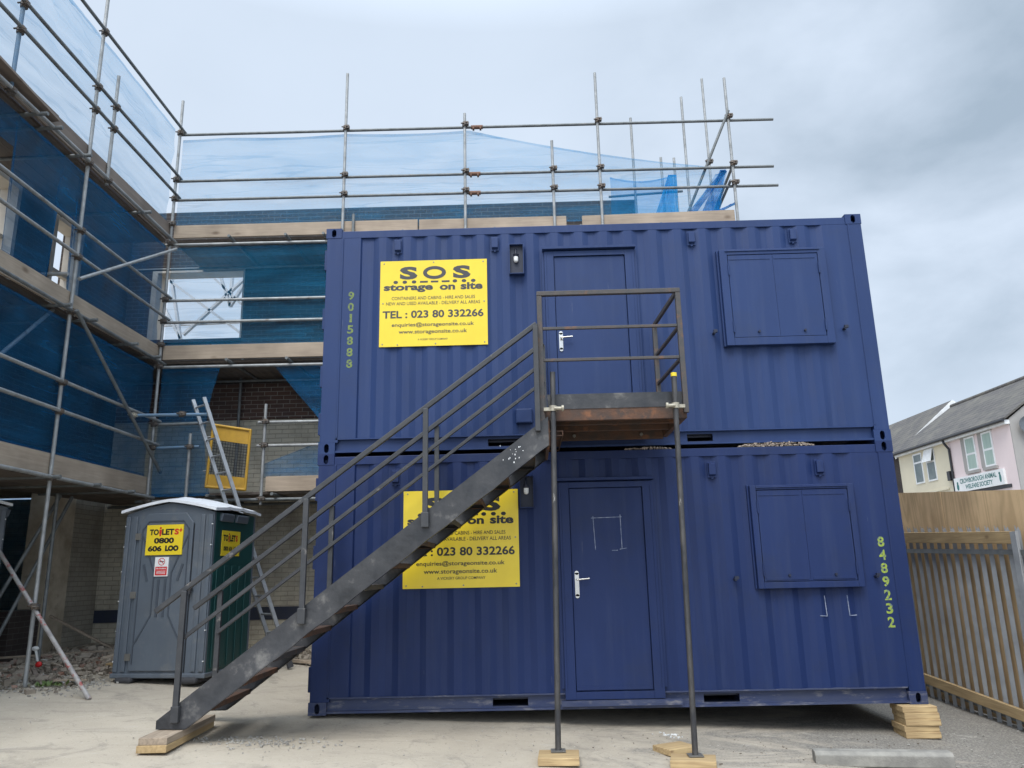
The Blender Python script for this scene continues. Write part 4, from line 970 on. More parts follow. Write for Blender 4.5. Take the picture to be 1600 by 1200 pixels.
for z in (3.56, 3.25):
    part('guard_rail', M['rust_rail'], st, lambda m: m.box(2.397, 3.665, LYF-.034, LYF-.006, z-.014, z+.014), bevel=.004)
for z in (3.908, 3.56, 3.25):
    part('guard_rail', M['rust_rail'], st, lambda m: m.bar((3.69, LYF+.003, z), (3.635, -.123 if z < 3.9 else -.078, z-.01), .03, .03 if z < 3.9 else .043), bevel=.004)
part('paint_splash', M['white'], st, lambda m: [m.disc((random.gauss(2.13, .07), YO-.0035, topz(2.13)-.13+random.gauss(0, .05)), X_, Z_, random.uniform(.002, .006), random.uniform(.003, .010), 8) for i in range(17)])
part('end_plate', M['rust'], st, lambda m: m.box(2.405, 2.43, YO+.005, YI, 2.44, 2.67))

# scaffold-tube props under the landing, each on a timber pad
for label, top, foot, capm in (('scaffold tube prop under the left front corner of the landing', (2.475, -1.175, 3.12), (2.412, -1.205, -0.105), None),
                               ('scaffold tube prop under the right front corner of the landing, yellow tape on top', (3.590, -1.175, 3.08), (3.528, -1.225, -0.155), 'stencil')):
    pr = thing('support_prop', label, 'prop', foot, group='scaffold tube props under the landing')
    part('tube', M['prop'], pr, lambda m: m.tube((foot[0], foot[1], foot[2]+.008), top, .0245, 14))
    part('base_plate', M['screw'], pr, lambda m: (m.box(foot[0]-.06, foot[0]+.06, foot[1]-.06, foot[1]+.06, foot[2]+.001, foot[2]+.008), m.tube((foot[0]+.04, foot[1]-.04, foot[2]+.008), (foot[0]+.04, foot[1]-.04, foot[2]+.015), .008, 6)))
    t = (2.775-foot[2])/(top[2]-foot[2]); cx = lerp(foot[0], top[0], t); cy = lerp(foot[1], top[1], t)
    def cl(m):
        m.tube((cx, cy, 2.75), (cx+.001, cy, 2.80), .036, 10); s = 1 if cx < 3 else -1
        m.tube((cx+.01*s, cy-.03, 2.772), (cx+.075*s, cy-.035, 2.768), .017, 8); m.tube((cx+.075*s, cy-.045, 2.768), (cx+.095*s, cy-.045, 2.768), .028, 8); m.box(cx-.085*s if s > 0 else cx+.02, cx-.02 if s > 0 else cx+.085, cy-.012, cy+.03, 2.755, 2.785)
    part('clamp', M['coupler_cream'], pr, cl)
    if capm: part('tape', M['yellow'], pr, lambda m: m.tube((top[0]-.001, top[1], top[2]-.03), (top[0]+.0003, top[1], top[2]+.004), .028, 12))

# ------------------------------------------------------------------ timber pads and blocks
def timber(label, c, size, rz, material='timber', group=None, name='timber_block'):
    m = MB(); m.box(-size[0]/2, size[0]/2, -size[1]/2, size[1]/2, 0, size[2])
    o = m.build(name, M[material], bevel=.004); o.location = c; o.rotation_euler = (0, 0, rz)
    return tag(o, label, 'timber', group)
G1 = 'timber pads under the props and stair'
timber('pale timber pad under the left landing prop', (2.413, -1.29, gz(2.41, -1.29)), (.33, .30, .058), R(-3), group=G1)
timber('pale timber pad under the right landing prop', (3.50, -1.27, gz(3.5, -1.27)), (.36, .26, .056), R(-12), group=G1)
timber('loose timber offcut lying behind the right prop pad', (3.43, -.86, gz(3.43, -.86)), (.30, .24, .05), R(28), group=G1)
g0 = gz(-.85, -.8)-.004
timber('long lower timber under the foot of the stair', (-.86, -.95, g0), (.24, 1.06, .055), R(2), 'timber_y', G1)
timber('long upper timber under the foot of the stair', (-.85, -.95, g0+.0555), (.23, 1.03, .055), R(1), 'timber_dirty', G1)
G2 = 'timber blocks stacked under the right cabin corner'
zb = gz(5.92, .03)+.0
words = ['bottom', 'second', 'third', 'fourth', 'top']
hs = (-.002-zb)/5
for i in range(5):
    timber('%s timber block of the stack under the right cabin corner' % words[i], (5.925+[-.0, -.008, .012, .008, -.004][i], .035+[0, .006, -.008, .0, .006][i], zb+i*hs+.0003*i), (.325, .30, hs-.001), R([-3, -2, -4, -3, -2][i]), group=G2)
timber('timber block under the hidden rear corner of the lower cabin', (5.75, 2.25, gz(5.75, 2.25)), (.3, .3, -.001-gz(5.75, 2.25)), 0, 'timber_dirty')

# kerb stone lying on the tarmac
def kerb():
    m = MB(); m.prism([(-.54, -.065, 0), (-.54, .075, 0), (-.54, .075, .115), (-.54, -.035, .115), (-.54, -.065, .09)], (1.08, 0, 0))
    o = m.build('kerb_stone', M['concrete'], bevel=.008); o.location = (5.09, -1.10, gz(5.09, -1.10)-.004); o.rotation_euler = (0, 0, R(-8.2))
    tag(o, 'loose grey concrete kerb stone lying in front of the timber block stack', 'kerb stone')
kerb()

# ------------------------------------------------------------------ portable toilets
def toilet(label, loc, rz, group):
    t = thing('portable_toilet', label, 'toilet', loc, rz, group)
    P = lambda n, mt, fn, par=None, **k: part(n, M[mt], par or t, fn, local=True, **k)
    w, d, ze, zp = .595, .53, 2.00, 2.13       # half width, half depth, eaves, peak
    def shell(m):
        # hollow-looking moulded box: front face with gable, sides in green below
        prof = [(-w, .06), (w, .06), (w, ze), (w*.5, ze+.085), (0, zp), (-w*.5, ze+.085), (-w, ze)]
        m.prism([(x, -d, z) for x, z in prof], (0, .05, 0))
        m.prism([(x, d-.05, z) for x, z in prof], (0, .05, 0))
    P('front_and_rear_wall', 'grey_plastic', shell, bevel=.012)
    def sides(m):
        for s in (-1, 1):
            m.box(min(s*w, s*(w-.04)), max(s*w, s*(w-.04)), -d+.05, d-.05, .06, ze)
            for y in (-.36, -.18, 0.0, .18, .36): m.box(min(s*(w+.012), s*w), max(s*(w+.012), s*w), y-.05, y+.05, .15, 1.35)
    P('side_panel', 'green_plastic', sides, bevel=.006)
    def roof(m):
        nu, nv = 18, 14
        def top(u, v):
            x = lerp(-w-.045, w+.045, u); y = lerp(-d-.05, d+.05, v); a = abs(x)/(w+.045)
            z = 2.045+.125*(1-a**1.35)+.055*math.sin(math.pi*v)*(1-a*.5)
            return Vector((x, y, z+.012*(math.cos(v*22) > .3)*(0.1 < v < .9)))
        m.grid(top, nu, nv, True)
        m.grid(lambda u, v: top(u, v)-Vector((0, 0, .035)), nu, nv, True)
        for j in (0, 1):
            m.grid(lambda u, v: top(u, j)-Vector((0, 0, .035*v)), nu, 1, False); m.grid(lambda u, v: top(j, u)-Vector((0, 0, .035*v)), nv, 1, False)
    P('roof', 'white_roof', roof)
    P('roof_vent', 'grey_plastic', lambda m: [m.obox((w+.012, y, ze-.06), (.05, .30, .10), Matrix.Rotation(R(12), 3, 'Y')) for y in (-.25, .12)], bevel=.012)
    def base(m): m.box(-w-.02, w+.02, -d-.02, d+.02, .06, .115)
    P('base', 'grey_plastic', base, bevel=.012)
    for x in (-.42, .42):
        P('skid', 'skid', lambda m: m.box(x-.11, x+.11, -d-.055, d+.05, 0, .075), bevel=.03)
    # corner ribs
    P('corner_rib', 'grey_plastic', lambda m: [m.box(x-.03, x+.03, -d-.02, -d-.001, .13, ze-.03) for x in (-w+.04, w-.04, -w+.14, w-.14)], bevel=.012)
    dx0, dx1 = -.385, .335
    def door(m):
        pr = [(dx0, .14), (dx1, .14), (dx1, 1.88), (dx1-.10, 2.0), (dx0+.10, 2.0), (dx0, 1.88)]
        m.prism([(x, -d-.024, z) for x, z in pr], (0, .023, 0))
    dr = P('door', 'grey_plastic', door, bevel=.01)
    def ridges(m):
        y = -d-.026
        def b(a, c, wd=.018): m.bar((a[0], y, a[1]), (c[0], y, c[1]), .010, wd, (0, 1, 0) if False else (-(c[1]-a[1]), 0, c[0]-a[0]))
        for s in (-1, 1):
            cx = -.025
            b((cx+s*.30, 1.72), (cx+s*.115, 1.28)); b((cx+s*.115, 1.28), (cx+s*.115, .78)); b((cx+s*.115, .78), (cx+s*.30, .45))
            b((cx+s*.26, 1.38), (cx+s*.20, 1.18), .03); b((cx+s*.045, 1.20), (cx+s*.045, .76), .03)
        pts = [(dx0+.05, .22), (dx0+.05, 1.80), (dx0+.13, 1.90), (dx1-.13, 1.90), (dx1-.05, 1.80), (dx1-.05, .22)]
        for a, c in zip(pts[:-1], pts[1:]): b(a, c, .014)
    P('moulded_ridge', 'grey_plastic_line', ridges, dr)
    for z in (1.72, 1.02, .30): P('hinge', 'screw', lambda m: m.box(dx0-.045, dx0+.03, -d-.032, -d-.0245, z-.04, z+.04), dr)
    P('latch', 'skid', lambda m: (m.box(dx1-.03, dx1+.05, -d-.055, -d-.0245, 1.05, 1.12), m.box(dx1+.0, dx1+.045, -d-.07, -d-.0556, 1.02, 1.15)), dr)
    P('door_gap', 'black_pvc', lambda m: m.box(dx1+.001, dx1+.009, -d-.006, -d-.0012, .12, 1.86))
    # stickers
    def yel(m): m.box(-.275, .215, -d-.039, -d-.0255, 1.49, 1.855)
    s1 = P('sticker', 'yellow', yel, dr)
    o = Vector((-.275, -d-.0402, 1.49)); W, H = .49, .365
    for st_, a, b, c_, e_, bd in (('TO', .085, .335, .66, .86, .05), ('LET', .42, .755, .66, .86, .05), ('0800', .22, .77, .38, .57, .05), ('606', .07, .45, .12, .31, .05), ('LOO', .54, .91, .12, .31, .085)):
        P('lettering', 'black_ink', lambda m: m.text(st_, o, X_, Z_, a*W, b*W, c_*H, e_*H, bd), s1)
    def redl(m):
        m.text('S', o, X_, Z_, .765*W, .885*W, .66*H, .86*H, .05); m.text('+', o, X_, Z_, .895*W, .975*W, .74*H, .88*H, .05)
        m.disc(o+X_*.378*W+Z_*.895*H, X_, Z_, .014, .014); m.quad(*[o+X_*a*W+Z_*b*H for a, b in ((.345, .70), (.412, .70), (.412, .84), (.345, .84))])
        m.quad(*[o+X_*a*W+Z_*b*H for a, b in ((.358, .62), (.40, .62), (.40, .70), (.358, .70))])
    P('red_mark', 'red', redl, s1)
    s2 = P('notice', 'white', lambda m: m.box(-.13, .05, -d-.039, -d-.0255, 1.235, 1.465), dr)
    o2 = Vector((-.13, -d-.0402, 1.235))
    def red2(m):
        m.quad(*[o2+Vector(p) for p in ((.012, 0, .012), (.168, 0, .012), (.168, 0, .115), (.012, 0, .115))])
        m.ring(o2+Vector((.09, 0, .175)), X_, Z_, .045, .045, .037, .037); m.bar(o2+Vector((.065, 0, .20)), o2+Vector((.115, 0, .15)), .001, .008, (1, 0, 1))
    P('red_mark', 'red', red2, s2)
    def wl(m):
        m.text('No Smoking', o2+Vector((0, -.001, 0)), X_, Z_, .025, .155, .078, .105, .02)
        for z in (.030, .045, .060): m.quad(*[o2+Vector((0, -.001, 0))+Vector(p) for p in ((.03, 0, z), (.15, 0, z), (.15, 0, z+.005), (.03, 0, z+.005))])
    P('lettering', 'white', wl, s2)
    P('cigarette_mark', 'black_ink', lambda m: m.quad(*[o2+Vector((0, .0004, 0))+Vector(p) for p in ((.06, 0, .17), (.12, 0, .17), (.12, 0, .181), (.06, 0, .181))]), s2)
    s3 = P('sticker', 'yellow', lambda m: m.box(w+.001, w+.006, -.33, .12, 1.47, 1.78))
    o3 = Vector((w+.0072, -.33, 1.47))
    P('lettering', 'black_ink', lambda m: (m.text('TO', o3, Y_, Z_, .03, .15, .18, .26, .05), m.text('LET', o3, Y_, Z_, .19, .33, .18, .26, .05), m.text('0800 606 LOO', o3, Y_, Z_, .05, .40, .06, .12, .04)), s3)
    P('red_mark', 'red', lambda m: (m.text('S', o3, Y_, Z_, .335, .385, .18, .26, .05), m.quad(*[o3+Vector(p) for p in ((0, .158, .17), (0, .182, .17), (0, .182, .25), (0, .158, .25))]), m.disc(o3+Vector((0, .17, .27)), Y_, Z_, .012, .012)), s3)
    P('rivet', 'white', lambda m: [m.tube((sx*(w-.012), -d-.026, z), (sx*(w-.012), -d-.0, z), .007, 6) for sx in (-1, 1) for z in (.25, .6, .95, 1.3, 1.6, 1.85)])
    return t
TG = 'grey portable toilets'
ang = R(-8)
fc = Vector((-2.235, 1.535, 0)); n_ = Vector((math.sin(-ang)*-1, math.cos(ang), 0))
ctr = fc+Vector((-math.sin(ang), math.cos(ang), 0))*.53
toilet('grey portable toilet with white roof and green side, behind the stair foot', (ctr.x, ctr.y, gz(ctr.x, ctr.y)-.005), ang, TG)
toilet('grey portable toilet mostly out of view at the left edge', (-5.19, 1.73, gz(-5.19, 1.73)+.0), R(38), TG)

# ------------------------------------------------------------------ ladder and yellow gate
def ladder():
    t = thing('ladder', 'long aluminium ladder leaning on the scaffold behind the toilet', 'ladder', (-1.2, 2.9, .1))
    wv = Vector((.25, -.22, 0.0))       # from far stile to near stile
    f = Vector((-1.30, 3.13, gz(-1.3, 3.1))); top = Vector((-2.74, 3.05, 3.93))
    ax = (top-f)
    L = ax.length; axn = ax.normalized()
    for s, ex in ((0, 0.0), (1, -.02)):
        part('stile', M['aluminium'], t, lambda m: m.bar(f+wv*s, f+wv*s+axn*(L+ex), .026, .052, axn.cross(wv)))
    n = int(L/.265)
    for i in range(n):
        p = f+axn*(.22+i*.265); part('rung', M['aluminium'], t, lambda m: m.tube(p, p+wv, .015, 8))
    part('foot', M['skid'], t, lambda m: [m.bar(f+wv*s, f+wv*s+axn*.09, .036, .08, axn.cross(wv)) for s in (0, 1)])
ladder()
def gate():
    t = thing('safety_gate', 'yellow steel gate with dark mesh hung beside the ladder', 'gate', (-2.32, 3.5, 2.65))
    A, B, C, D = Vector((-2.59, 3.5, 3.63)), Vector((-2.01, 3.5, 3.53)), Vector((-2.04, 3.5, 2.62)), Vector((-2.64, 3.5, 2.68))
    part('frame', M['safety_yellow'], t, lambda m: [m.tube(p, q, .022, 10) for p, q in ((A, B), (B, C), (C, D), (D, A))]+[m.ball(p, .022, 8, 5) for p in (A, B, C, D)])
    m1 = A.lerp(D, .24); m2 = B.lerp(C, .24); m3 = A.lerp(D, .80); m4 = B.lerp(C, .80)
    part('top_panel', M['safety_yellow'], t, lambda m: m.prism([A+Vector((.02, .004, -.02)), B+Vector((-.02, .004, -.02)), m2+Vector((-.02, .004, 0)), m1+Vector((.02, .004, 0))], (0, .006, 0)))
    part('bottom_panel', M['safety_yellow'], t, lambda m: m.prism([m3+Vector((.02, .004, 0)), m4+Vector((-.02, .004, 0)), C+Vector((-.02, .004, .02)), D+Vector((.02, .004, .02))], (0, .006, 0)))
    def mesh(m):
        for i in range(1, 14): m.tube(m1.lerp(m2, i/14)+Vector((0, .02, 0)), m3.lerp(m4, i/14)+Vector((0, .02, 0)), .004, 5)
        for i in range(0, 13): m.tube(m1.lerp(m3, i/12)+Vector((0, .025, 0)), m2.lerp(m4, i/12)+Vector((0, .025, 0)), .004, 5)
    part('mesh', M['black_pvc'], t, mesh)
    part('hinge', M['galv'], t, lambda m: [m.tube(A.lerp(D, k)+Vector((-.07, 0, 0)), A.lerp(D, k)+Vector((0, 0, 0)), .012, 8) for k in (.2, .75)])
gate()

# ------------------------------------------------------------------ hoarding and palisade fence on the right
def fence():
    FX = 7.15
    t = thing('palisade_fence', 'grey steel palisade fence with treated timber rails along the right boundary', 'fence', (FX, 2, -.2))
    y0, y1 = -3.0, 5.5
    ys = []; y = y0
    while y < y1: ys.append(y); y += .172
    def pales(m):
        for y in ys:
            g = gz(FX, y)-.02; tp = 1.66+.05*y; hw = .036
            # W-section: centre rib proud, two wings back, three short points at the top
            a, b = .013, .043
            cols = ((-b, 0.0, -.035), (-(a+b)/2, -.008, .012), (-a, -.016, -.02), (0, -.022, .03), (a, -.016, -.02), ((a+b)/2, -.008, .012), (b, 0.0, -.035))
            for off in (0.0, .003):
                vs = [(FX+dx+off, y+dy, g) for dy, dx, dz in cols]+[(FX+dx+off, y+dy, tp+dz) for dy, dx, dz in cols]
                m.add(vs, [(k, k+1, 8+k, 7+k) for k in range(6)])
    part('pale', M['palisade'], t, pales, kind=None)
    part('steel_rail', M['galv_dark'], t, lambda m: (m.bar((FX-.04, y0, 1.42+.03*y0), (FX-.04, y1, 1.42+.03*y1), .03, .05), m.bar((FX+.024, y0, -.27+.055*y0), (FX+.024, y1, -.27+.055*y1), .03, .05)))  # darker steel colour stands in for the shadow on these rails
    part('timber_rail', M['timber_y'], t, lambda m: m.prism([(FX-.075, -.07, 1.50), (FX-.075, y1, 1.72), (FX-.075, y1, 1.86), (FX-.075, -.07, 1.625)], (.045, 0, 0)), bevel=.005)
    part('timber_rail', M['timber_y'], t, lambda m: m.prism([(FX-.075, y0, -.235+.055*y0), (FX-.075, y1, -.235+.055*y1), (FX-.075, y1, -.125+.055*y1), (FX-.075, y0, -.125+.055*y0)], (.045, 0, 0)), bevel=.005)
    for y in (-2.95, -.15, 2.9): part('post', M['palisade'], t, lambda m: (m.box(FX-.10, FX-.092, y-.045, y+.045, -.45, 1.62), m.box(FX-.092, FX-.045, y-.004, y+.004, -.45, 1.62)) if y < 0 else m.box(FX+.01, FX+.06, y-.03, y+.03, -.35, 1.65))
    h = thing('plywood_hoarding', 'tall tan plywood hoarding standing behind the grey palisade fence', 'hoarding', (7.4, 2, -.2))
    HX = 7.215
    for a, b in ((-3.5, -1.06), (-1.05, 1.39), (1.40, 3.84), (3.85, 6.2)):
        part('plywood_sheet', M['ply'], h, lambda m: m.prism([(HX, a, -.35), (HX, b, -.3), (HX, b, 2.045+.085*b), (HX, a, 2.045+.085*a)], (.018, 0, 0)))
    part('back_post', M['timber_y'], h, lambda m: [m.box(HX+.0185, HX+.1, y-.04, y+.04, -.4, 2.0+.08*y) for y in (-2.2, 0, 2.4, 4.8)])
    o = MB().box(HX+.02, HX+.03, 0, .01, 0, .01) if False else None
fence()

# ------------------------------------------------------------------ terraced houses beyond
def house():
    HX = 20.5
    hs_ = thing('terraced_house', 'pink and cream rendered terrace with animal welfare shop sign beyond the hoarding', 'house', (23.5, 25.3, -.5))
    EV = 6.55
    part('cream_wall', M['cream_render'], hs_, lambda m: m.box(HX, HX+.3, 25.28, 29.75, -.6, EV))
    part('pink_wall', M['pink_render'], hs_, lambda m: m.box(HX, HX+.3, 20.841, 25.279, -.6, EV))
    part('gable_wall', M['grey_render'], hs_, lambda m: m.prism([(HX-.002, 20.8, -.6), (26.5, 20.8, -.6), (26.5, 20.8, EV), (23.5, 20.8, 8.75), (HX-.002, 20.8, EV)], (0, .04, 0)))
    part('far_gable_wall', M['brick'], hs_, lambda m: m.prism([(HX+.3, 29.45, -.6), (26.5, 29.45, -.6), (26.5, 29.45, EV), (23.5, 29.45, 8.75), (HX+.3, 29.45, EV+.18)], (0, .29, 0)))
    rp = [(HX-.22, EV-.04), (HX-.22, EV+.04), (23.5, 8.86), (26.8, EV+.04), (26.8, EV-.04), (23.5, 8.76)]
    rf = part('roof', M['roof'], hs_, lambda m: m.prism([(x, 20.72, z) for x, z in rp], (0, 9.1, 0)))
    part('ridge_tile', M['roof'], rf, lambda m: [m.tube((23.5, y, 8.85), (23.5, y+.44, 8.85), .11, 8) for y in [20.72+.455*i for i in range(20)]])
    part('fascia', M['upvc'], hs_, lambda m: m.box(HX-.19, HX-.002, 20.8, 29.75, EV-.20, EV-.045))
    part('gutter', M['black_pvc'], hs_, lambda m: m.tube((HX-.27, 20.75, EV-.06), (HX-.27, 29.8, EV-.06), .06, 8))
    part('downpipe', M['black_pvc'], hs_, lambda m: (m.path([(HX-.22, 25.2, EV-.1), (HX-.2, 25.15, EV-.25), (HX-.06, 25.1, EV-.5), (HX-.06, 25.1, -.5)], .05), m.box(HX-.14, HX-.001, 25.2, 25.42, 4.72, 5.12)))
    part('string_course', M['cream_render'], hs_, lambda m: m.box(HX-.05, HX-.001, 25.6, 29.7, 4.38, 4.46))
    def win(y0, y1, z0, z1, bar, curtain, arch):
        f = MB(); e = .07; X0, X1 = HX-.03, HX+.0
        for a, b, c, d in ((y0, y0+e, z0, z1), (y1-e, y1, z0, z1), (y0+e, y1-e, z0, z0+e), (y0+e, y1-e, z1-e, z1), (y0+e, y1-e, bar-.04, bar+.04)): f.box(X0, X1-.001, a, b, c, d)
        if not curtain:      # top light opened outward
            if arch: f.prism([(X0-.16, y0+.03, bar), (X0-.19, y1-.03, bar), (X0-.02, y1-.03, z1-.02), (X0-.02, y0+.03, z1-.02)], (-.02, 0, 0))
        fo = f.build('window', M['upvc'], hs_)
        part('pane', M['curtain' if curtain else 'glass'], fo, lambda m: m.box(X0+.008, X0+.016, y0+e, y1-e, z0+e, z1-e))
        if curtain:
            part('sill', M['grey_render'], fo, lambda m: m.box(HX-.10, HX-.001, y0-.1, y1+.1, z0-.12, z0-.01))
            part('reveal', M['grey_render'], fo, lambda m: (m.box(HX-.018, HX-.0015, y1+.001, y1+.28, z0, z1+.0), m.box(HX-.018, HX-.0015, y0-.05, y1+.28, z1+.002, z1+.10)))
    win(27.55, 28.35, 4.88, 6.28, 5.85, False, False); win(26.42, 27.2, 4.88, 6.34, 5.75, False, True)
    win(23.22, 23.95, 4.95, 6.32, 5.62, True, False); win(22.03, 22.72, 4.95, 6.32, 5.62, True, False)
    sg = part('shop_sign', M['white'], hs_, lambda m: m.box(HX-.10, HX-.002, 21.55, 25.02, 4.16, 4.76))
    o = Vector((HX-.102, 25.02, 4.16)); u = -Y_
    def sl(m):
        m.text('CROWBOROUGH ANIMAL', o, u, Z_, .45, 3.02, .33, .53, .03); m.text('WELFARE SOCIETY', o, u, Z_, .80, 2.72, .08, .27, .03)
        m.disc(o+u*.25+Z_*.22, u, Z_, .09, .14); m.disc(o+u*.25+Z_*.38, u, Z_, .06, .06)
        m.disc(o+u*3.24+Z_*.27, u, Z_, .07, .17); m.disc(o+u*3.22+Z_*.45, u, Z_, .06, .05)
    part('lettering', M['teal_ink'], sg, sl)
    part('shop_canopy', M['black_pvc'], hs_, lambda m: m.box(HX-.04, HX-.002, 21.3, 25.0, 4.02, 4.15))
    def dish(m):
        c = Vector((21.05, 20.6, 6.25)); n = Vector((-.2, -1, .1)).normalized(); a = n.orthogonal().normalized(); b = n.cross(a)
        m.grid(lambda u_, v_: c+(a*math.cos(6.2832*u_)+b*math.sin(6.2832*u_))*.34*v_+n*.10*v_*v_, 20, 5, True)
        m.grid(lambda u_, v_: c-n*.01+(a*math.cos(6.2832*u_)+b*math.sin(6.2832*u_))*.34*v_+n*.10*v_*v_, 20, 5, True)
        m.tube(c, c-n*.2, .03, 8); m.tube(c+n*.02, c+n*.35-b*.1, .015, 6)
    part('satellite_dish', M['dish'], hs_, dish)
    # neighbour with higher roof
    h2 = thing('terraced_house', 'taller neighbouring house with skylight and white gable edge behind the cream terrace', 'house', (24, 35, -.5))
    X2, R2, y2, y3 = 20.9, 23.9, 30.5, 41.0
    part('wall', M['brick_left'], h2, lambda m: m.box(X2, X2+.3, y2, y3, -.6, 6.6))
    part('gable_wall', M['grey_render'], h2, lambda m: m.prism([(X2+.3, y2, -.6), (27.2, y2, -.6), (27.2, y2, 6.6), (R2, y2, 9.1), (X2+.3, y2, 6.8)], (0, .3, 0)))
    part('roof', M['roof'], h2, lambda m: m.prism([(x, y2-.1, z) for x, z in ((X2-.25, 6.50), (X2-.25, 6.58), (R2, 9.30), (27.5, 6.58), (27.5, 6.5), (R2, 9.2))], (0, y3-y2+.2, 0)))
    part('barge_board', M['upvc'], h2, lambda m: (m.prism([(X2-.25, y2-.135, 6.36), (X2-.25, y2-.135, 6.585), (R2, y2-.135, 9.305), (R2, y2-.135, 9.0)], (0, .034, 0)), m.prism([(27.5, y2-.135, 6.36), (27.5, y2-.135, 6.585), (R2+.001, y2-.135, 9.305), (R2+.001, y2-.135, 9.0)], (0, .034, 0))))
    part('skylight', M['upvc'], h2, lambda m: m.obox((21.95, 36.3, 7.55), (1.1, .8, .1), Matrix.Rotation(-math.atan2(2.72, 3.25), 3, 'Y')))
house()

# ------------------------------------------------------------------ rubble, litter and loose timber at the left
def scatter(name, label, n, area, r, seed, material, pile=0.0, clear=None, kind='stuff', cat='rubble'):
    rnd = random.Random(seed); m = MB()
    for i in range(n):
        for _ in range(20):
            x = rnd.gauss(area[0], area[1]); y = rnd.gauss(area[2], area[3])
            if not clear or clear(x, y): break
        rr = r[0]*(r[1]/r[0])**(rnd.random()**2.2)
        h = pile*max(0, 1-((x-area[0])/(2*area[1]))**2-((y-area[2])/(2*area[3]))**2)
        m.rock((x, y, gz(x, y)+rr*.25+h*rnd.random()), rr, rnd)
    o = recentre(m.build(name, M[material])); tag(o, label, cat, None, kind)
ok = lambda x, y: -4.85 < x < -2.95 and .75 < y < 4.85 and not (x > -3.0 and y < 3.0)
scatter('rubble', 'broken brick and plaster rubble spread under the left scaffold', 1500, (-3.85, .6, 2.9, 1.0), (.012, .075), 1, 'rubble', .10, ok)
scatter('rubble', 'red brick lumps and halves lying among the grey rubble', 130, (-3.9, .55, 2.6, 1.0), (.03, .085), 21, 'brick_lump', .10, ok)
scatter('rubble', 'dark soil and dust clods between the rubble', 900, (-3.8, .65, 2.3, 1.0), (.008, .03), 22, 'soil', .05, ok)
scatter('rubble', 'pale stone chips scattered in front of the left rubble', 420, (-3.2, .55, 1.35, .35), (.006, .022), 2, 'grit', 0, lambda x, y: x < -2.7 and y < 2.0)
scatter('rubble', 'rubble lying against the painted wall behind the ladder', 420, (-1.2, .6, 4.0, .4), (.012, .06), 3, 'rubble', .08, lambda x, y: -2.4 < x < -.2 and 3.2 < y < 4.8)
scatter('grit', 'pale grit patch on the concrete in front of the stair', 380, (-.15, .28, -.95, .09), (.004, .016), 4, 'grit')
scatter('grit', 'specks of grit scattered over the yard', 700, (2.6, 2.6, -.8, .6), (.002, .008), 5, 'grit', 0, lambda x, y: y < -.15)
scatter('grit', 'dark stone chips strewn over the right side of the yard', 260, (4.4, 1.2, -.75, .45), (.003, .010), 8, 'soil', 0, lambda x, y: y < -.1 and y > -2.2)
scatter('grit', 'pale stone chips strewn beside the timber block stack and fence', 120, (6.3, .5, -.3, .6), (.004, .013), 9, 'grit', 0, lambda x, y: x > 6.15 or y < -.35)
scatter('grit', 'white crumbs near the cabin step', 22, (3.52, .05, -.30, .05), (.006, .018), 6, 'litter_white')
def plank(label, p0, p1, w, h, material='timber_dirty'):
    m = MB(); m.bar(p0, p1, w, h); o = recentre(m.build('plank', M[material], bevel=.003)); tag(o, label, 'plank', 'loose planks on the rubble')
def gp(x, y, h): return (x, y, gz(x, y)+h)
plank('short pale plank end propped on rubble beside the toilet', gp(-3.62, 2.55, .05), gp(-3.35, 3.35, .16), .12, .045, 'board_y')
plank('long thin batten lying across the rubble', gp(-4.8, 2.5, .10), gp(-3.5, 3.5, .12), .05, .025)
plank('grey board lying flat along the rubble edge', gp(-4.3, 2.2, .06), gp(-3.1, 2.75, .06), .14, .03)
plank('narrow strip of wood at the front of the rubble', gp(-4.6, 1.9, .05), gp(-3.7, 2.4, .09), .04, .02)
plank('dark plank leaning on the brick plinth', gp(-4.0, 3.9, .05), gp(-4.8, 3.5, .55), .15, .03)
plank('offcut on the ground behind the ladder feet', gp(-1.3, 3.5, .03), gp(-.75, 3.2, .05), .10, .04)
plank('split board by the cabin end', gp(-.6, 3.3, .04), gp(-.2, 4.0, .10), .10, .03)
rt = random.Random(31)
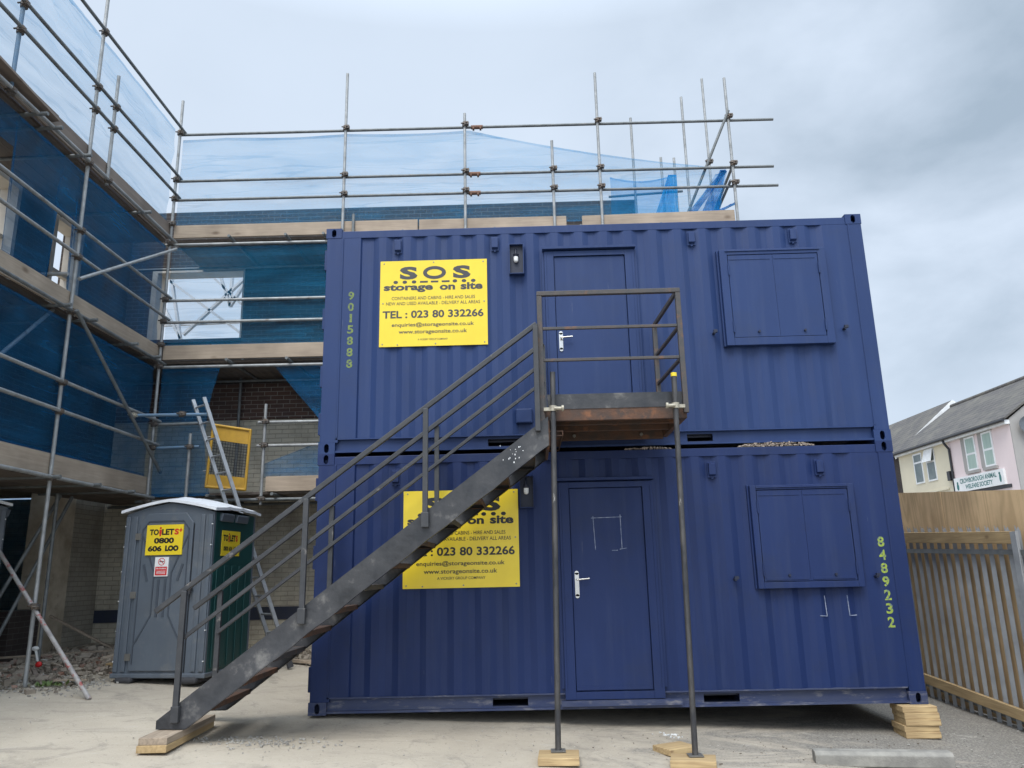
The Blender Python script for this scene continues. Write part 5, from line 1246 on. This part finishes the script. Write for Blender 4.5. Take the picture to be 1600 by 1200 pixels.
for i, lab in enumerate(('broken grey lath on the rubble nearest the leaning raker tube', 'splintered brown batten on the rubble below the scaffold standard', 'short square timber end half buried beside the toilet corner', 'pale broken lath pointing at the toilet door', 'dark wet board end at the back of the rubble by the pier', 'bent brown lath at the left edge of the rubble')):
    x = (-3.3, -3.7, -3.25, -3.6, -4.3, -4.5)[i]; y = (1.25, 1.55, 2.3, 2.05, 3.6, 1.5)[i]; a = (.3, 2.2, .9, 2.8, 1.6, .1)[i]; l = (.35, .45, .18, .3, .5, .4)[i]
    plank(lab, gp(x, y, .06), gp(x+l*math.cos(a), y+l*math.sin(a), .06+rt.uniform(0, .08)), (.04, .05, .09, .03, .14, .03)[i], (.02, .03, .07, .015, .03, .015)[i], ('timber_dirty', 'board_grey', 'timber_y', 'board_y', 'deck', 'board_grey')[i])
def scoop():
    t = thing('plastic_scoop', 'white and red plastic scoop upright in the rubble', 'scoop', (-4.0, 2.0, gz(-4, 2.0)+.05))
    b = Vector(gp(-4.0, 2.0, .05))
    part('bowl', M['red'], t, lambda m: m.ball(b+Vector((.04, 0, .06)), .045, 10, 6, (1, .5, .8)))
    part('handle', M['litter_white'], t, lambda m: (m.tube(b+Vector((.02, 0, .10)), b+Vector((-.02, 0, .24)), .016, 8), m.ball(b+Vector((-.025, 0, .25)), .05, 10, 6, (1, .5, .6))))
scoop()
def weeds():
    rnd = random.Random(9); m = MB(); c = Vector(gp(-3.35, 1.25, 0))
    for i in range(70):
        p = c+Vector((rnd.gauss(0, .12), rnd.gauss(0, .08), 0)); a = rnd.uniform(0, 6.28); l = rnd.uniform(.03, .09)
        d = Vector((math.cos(a)*.7, math.sin(a)*.7, rnd.uniform(.4, 1)))*l; s = Vector((-math.sin(a), math.cos(a), 0))*l*.25
        m.add([p, p+d*.5+s, p+d, p+d*.5-s], [(0, 1, 2, 3)])
    o = recentre(m.build('weed', M['weed'])); tag(o, 'small clump of green weeds growing in the rubble', 'weeds', None, 'stuff')
weeds()
for i, (x, y, s) in enumerate(((-3.15, 1.35, .10), (-3.9, 1.6, .08), (-4.2, 2.2, .09))):
    m = MB(); a = random.uniform(0, 3)
    m.grid(lambda u, v: Vector((x+(u-.5)*s*2, y+(v-.5)*s, gz(x, y)+.035+.03*math.sin(u*7+a)*math.cos(v*5))), 8, 6, True)
    o = recentre(m.build('paper_scrap', M['litter_white'])); tag(o, ['crumpled white wrapper nearest the weeds', 'crumpled pale wrapper beneath the left scaffold standard', 'torn white wrapper behind the red flaked raker tube'][i], 'litter')
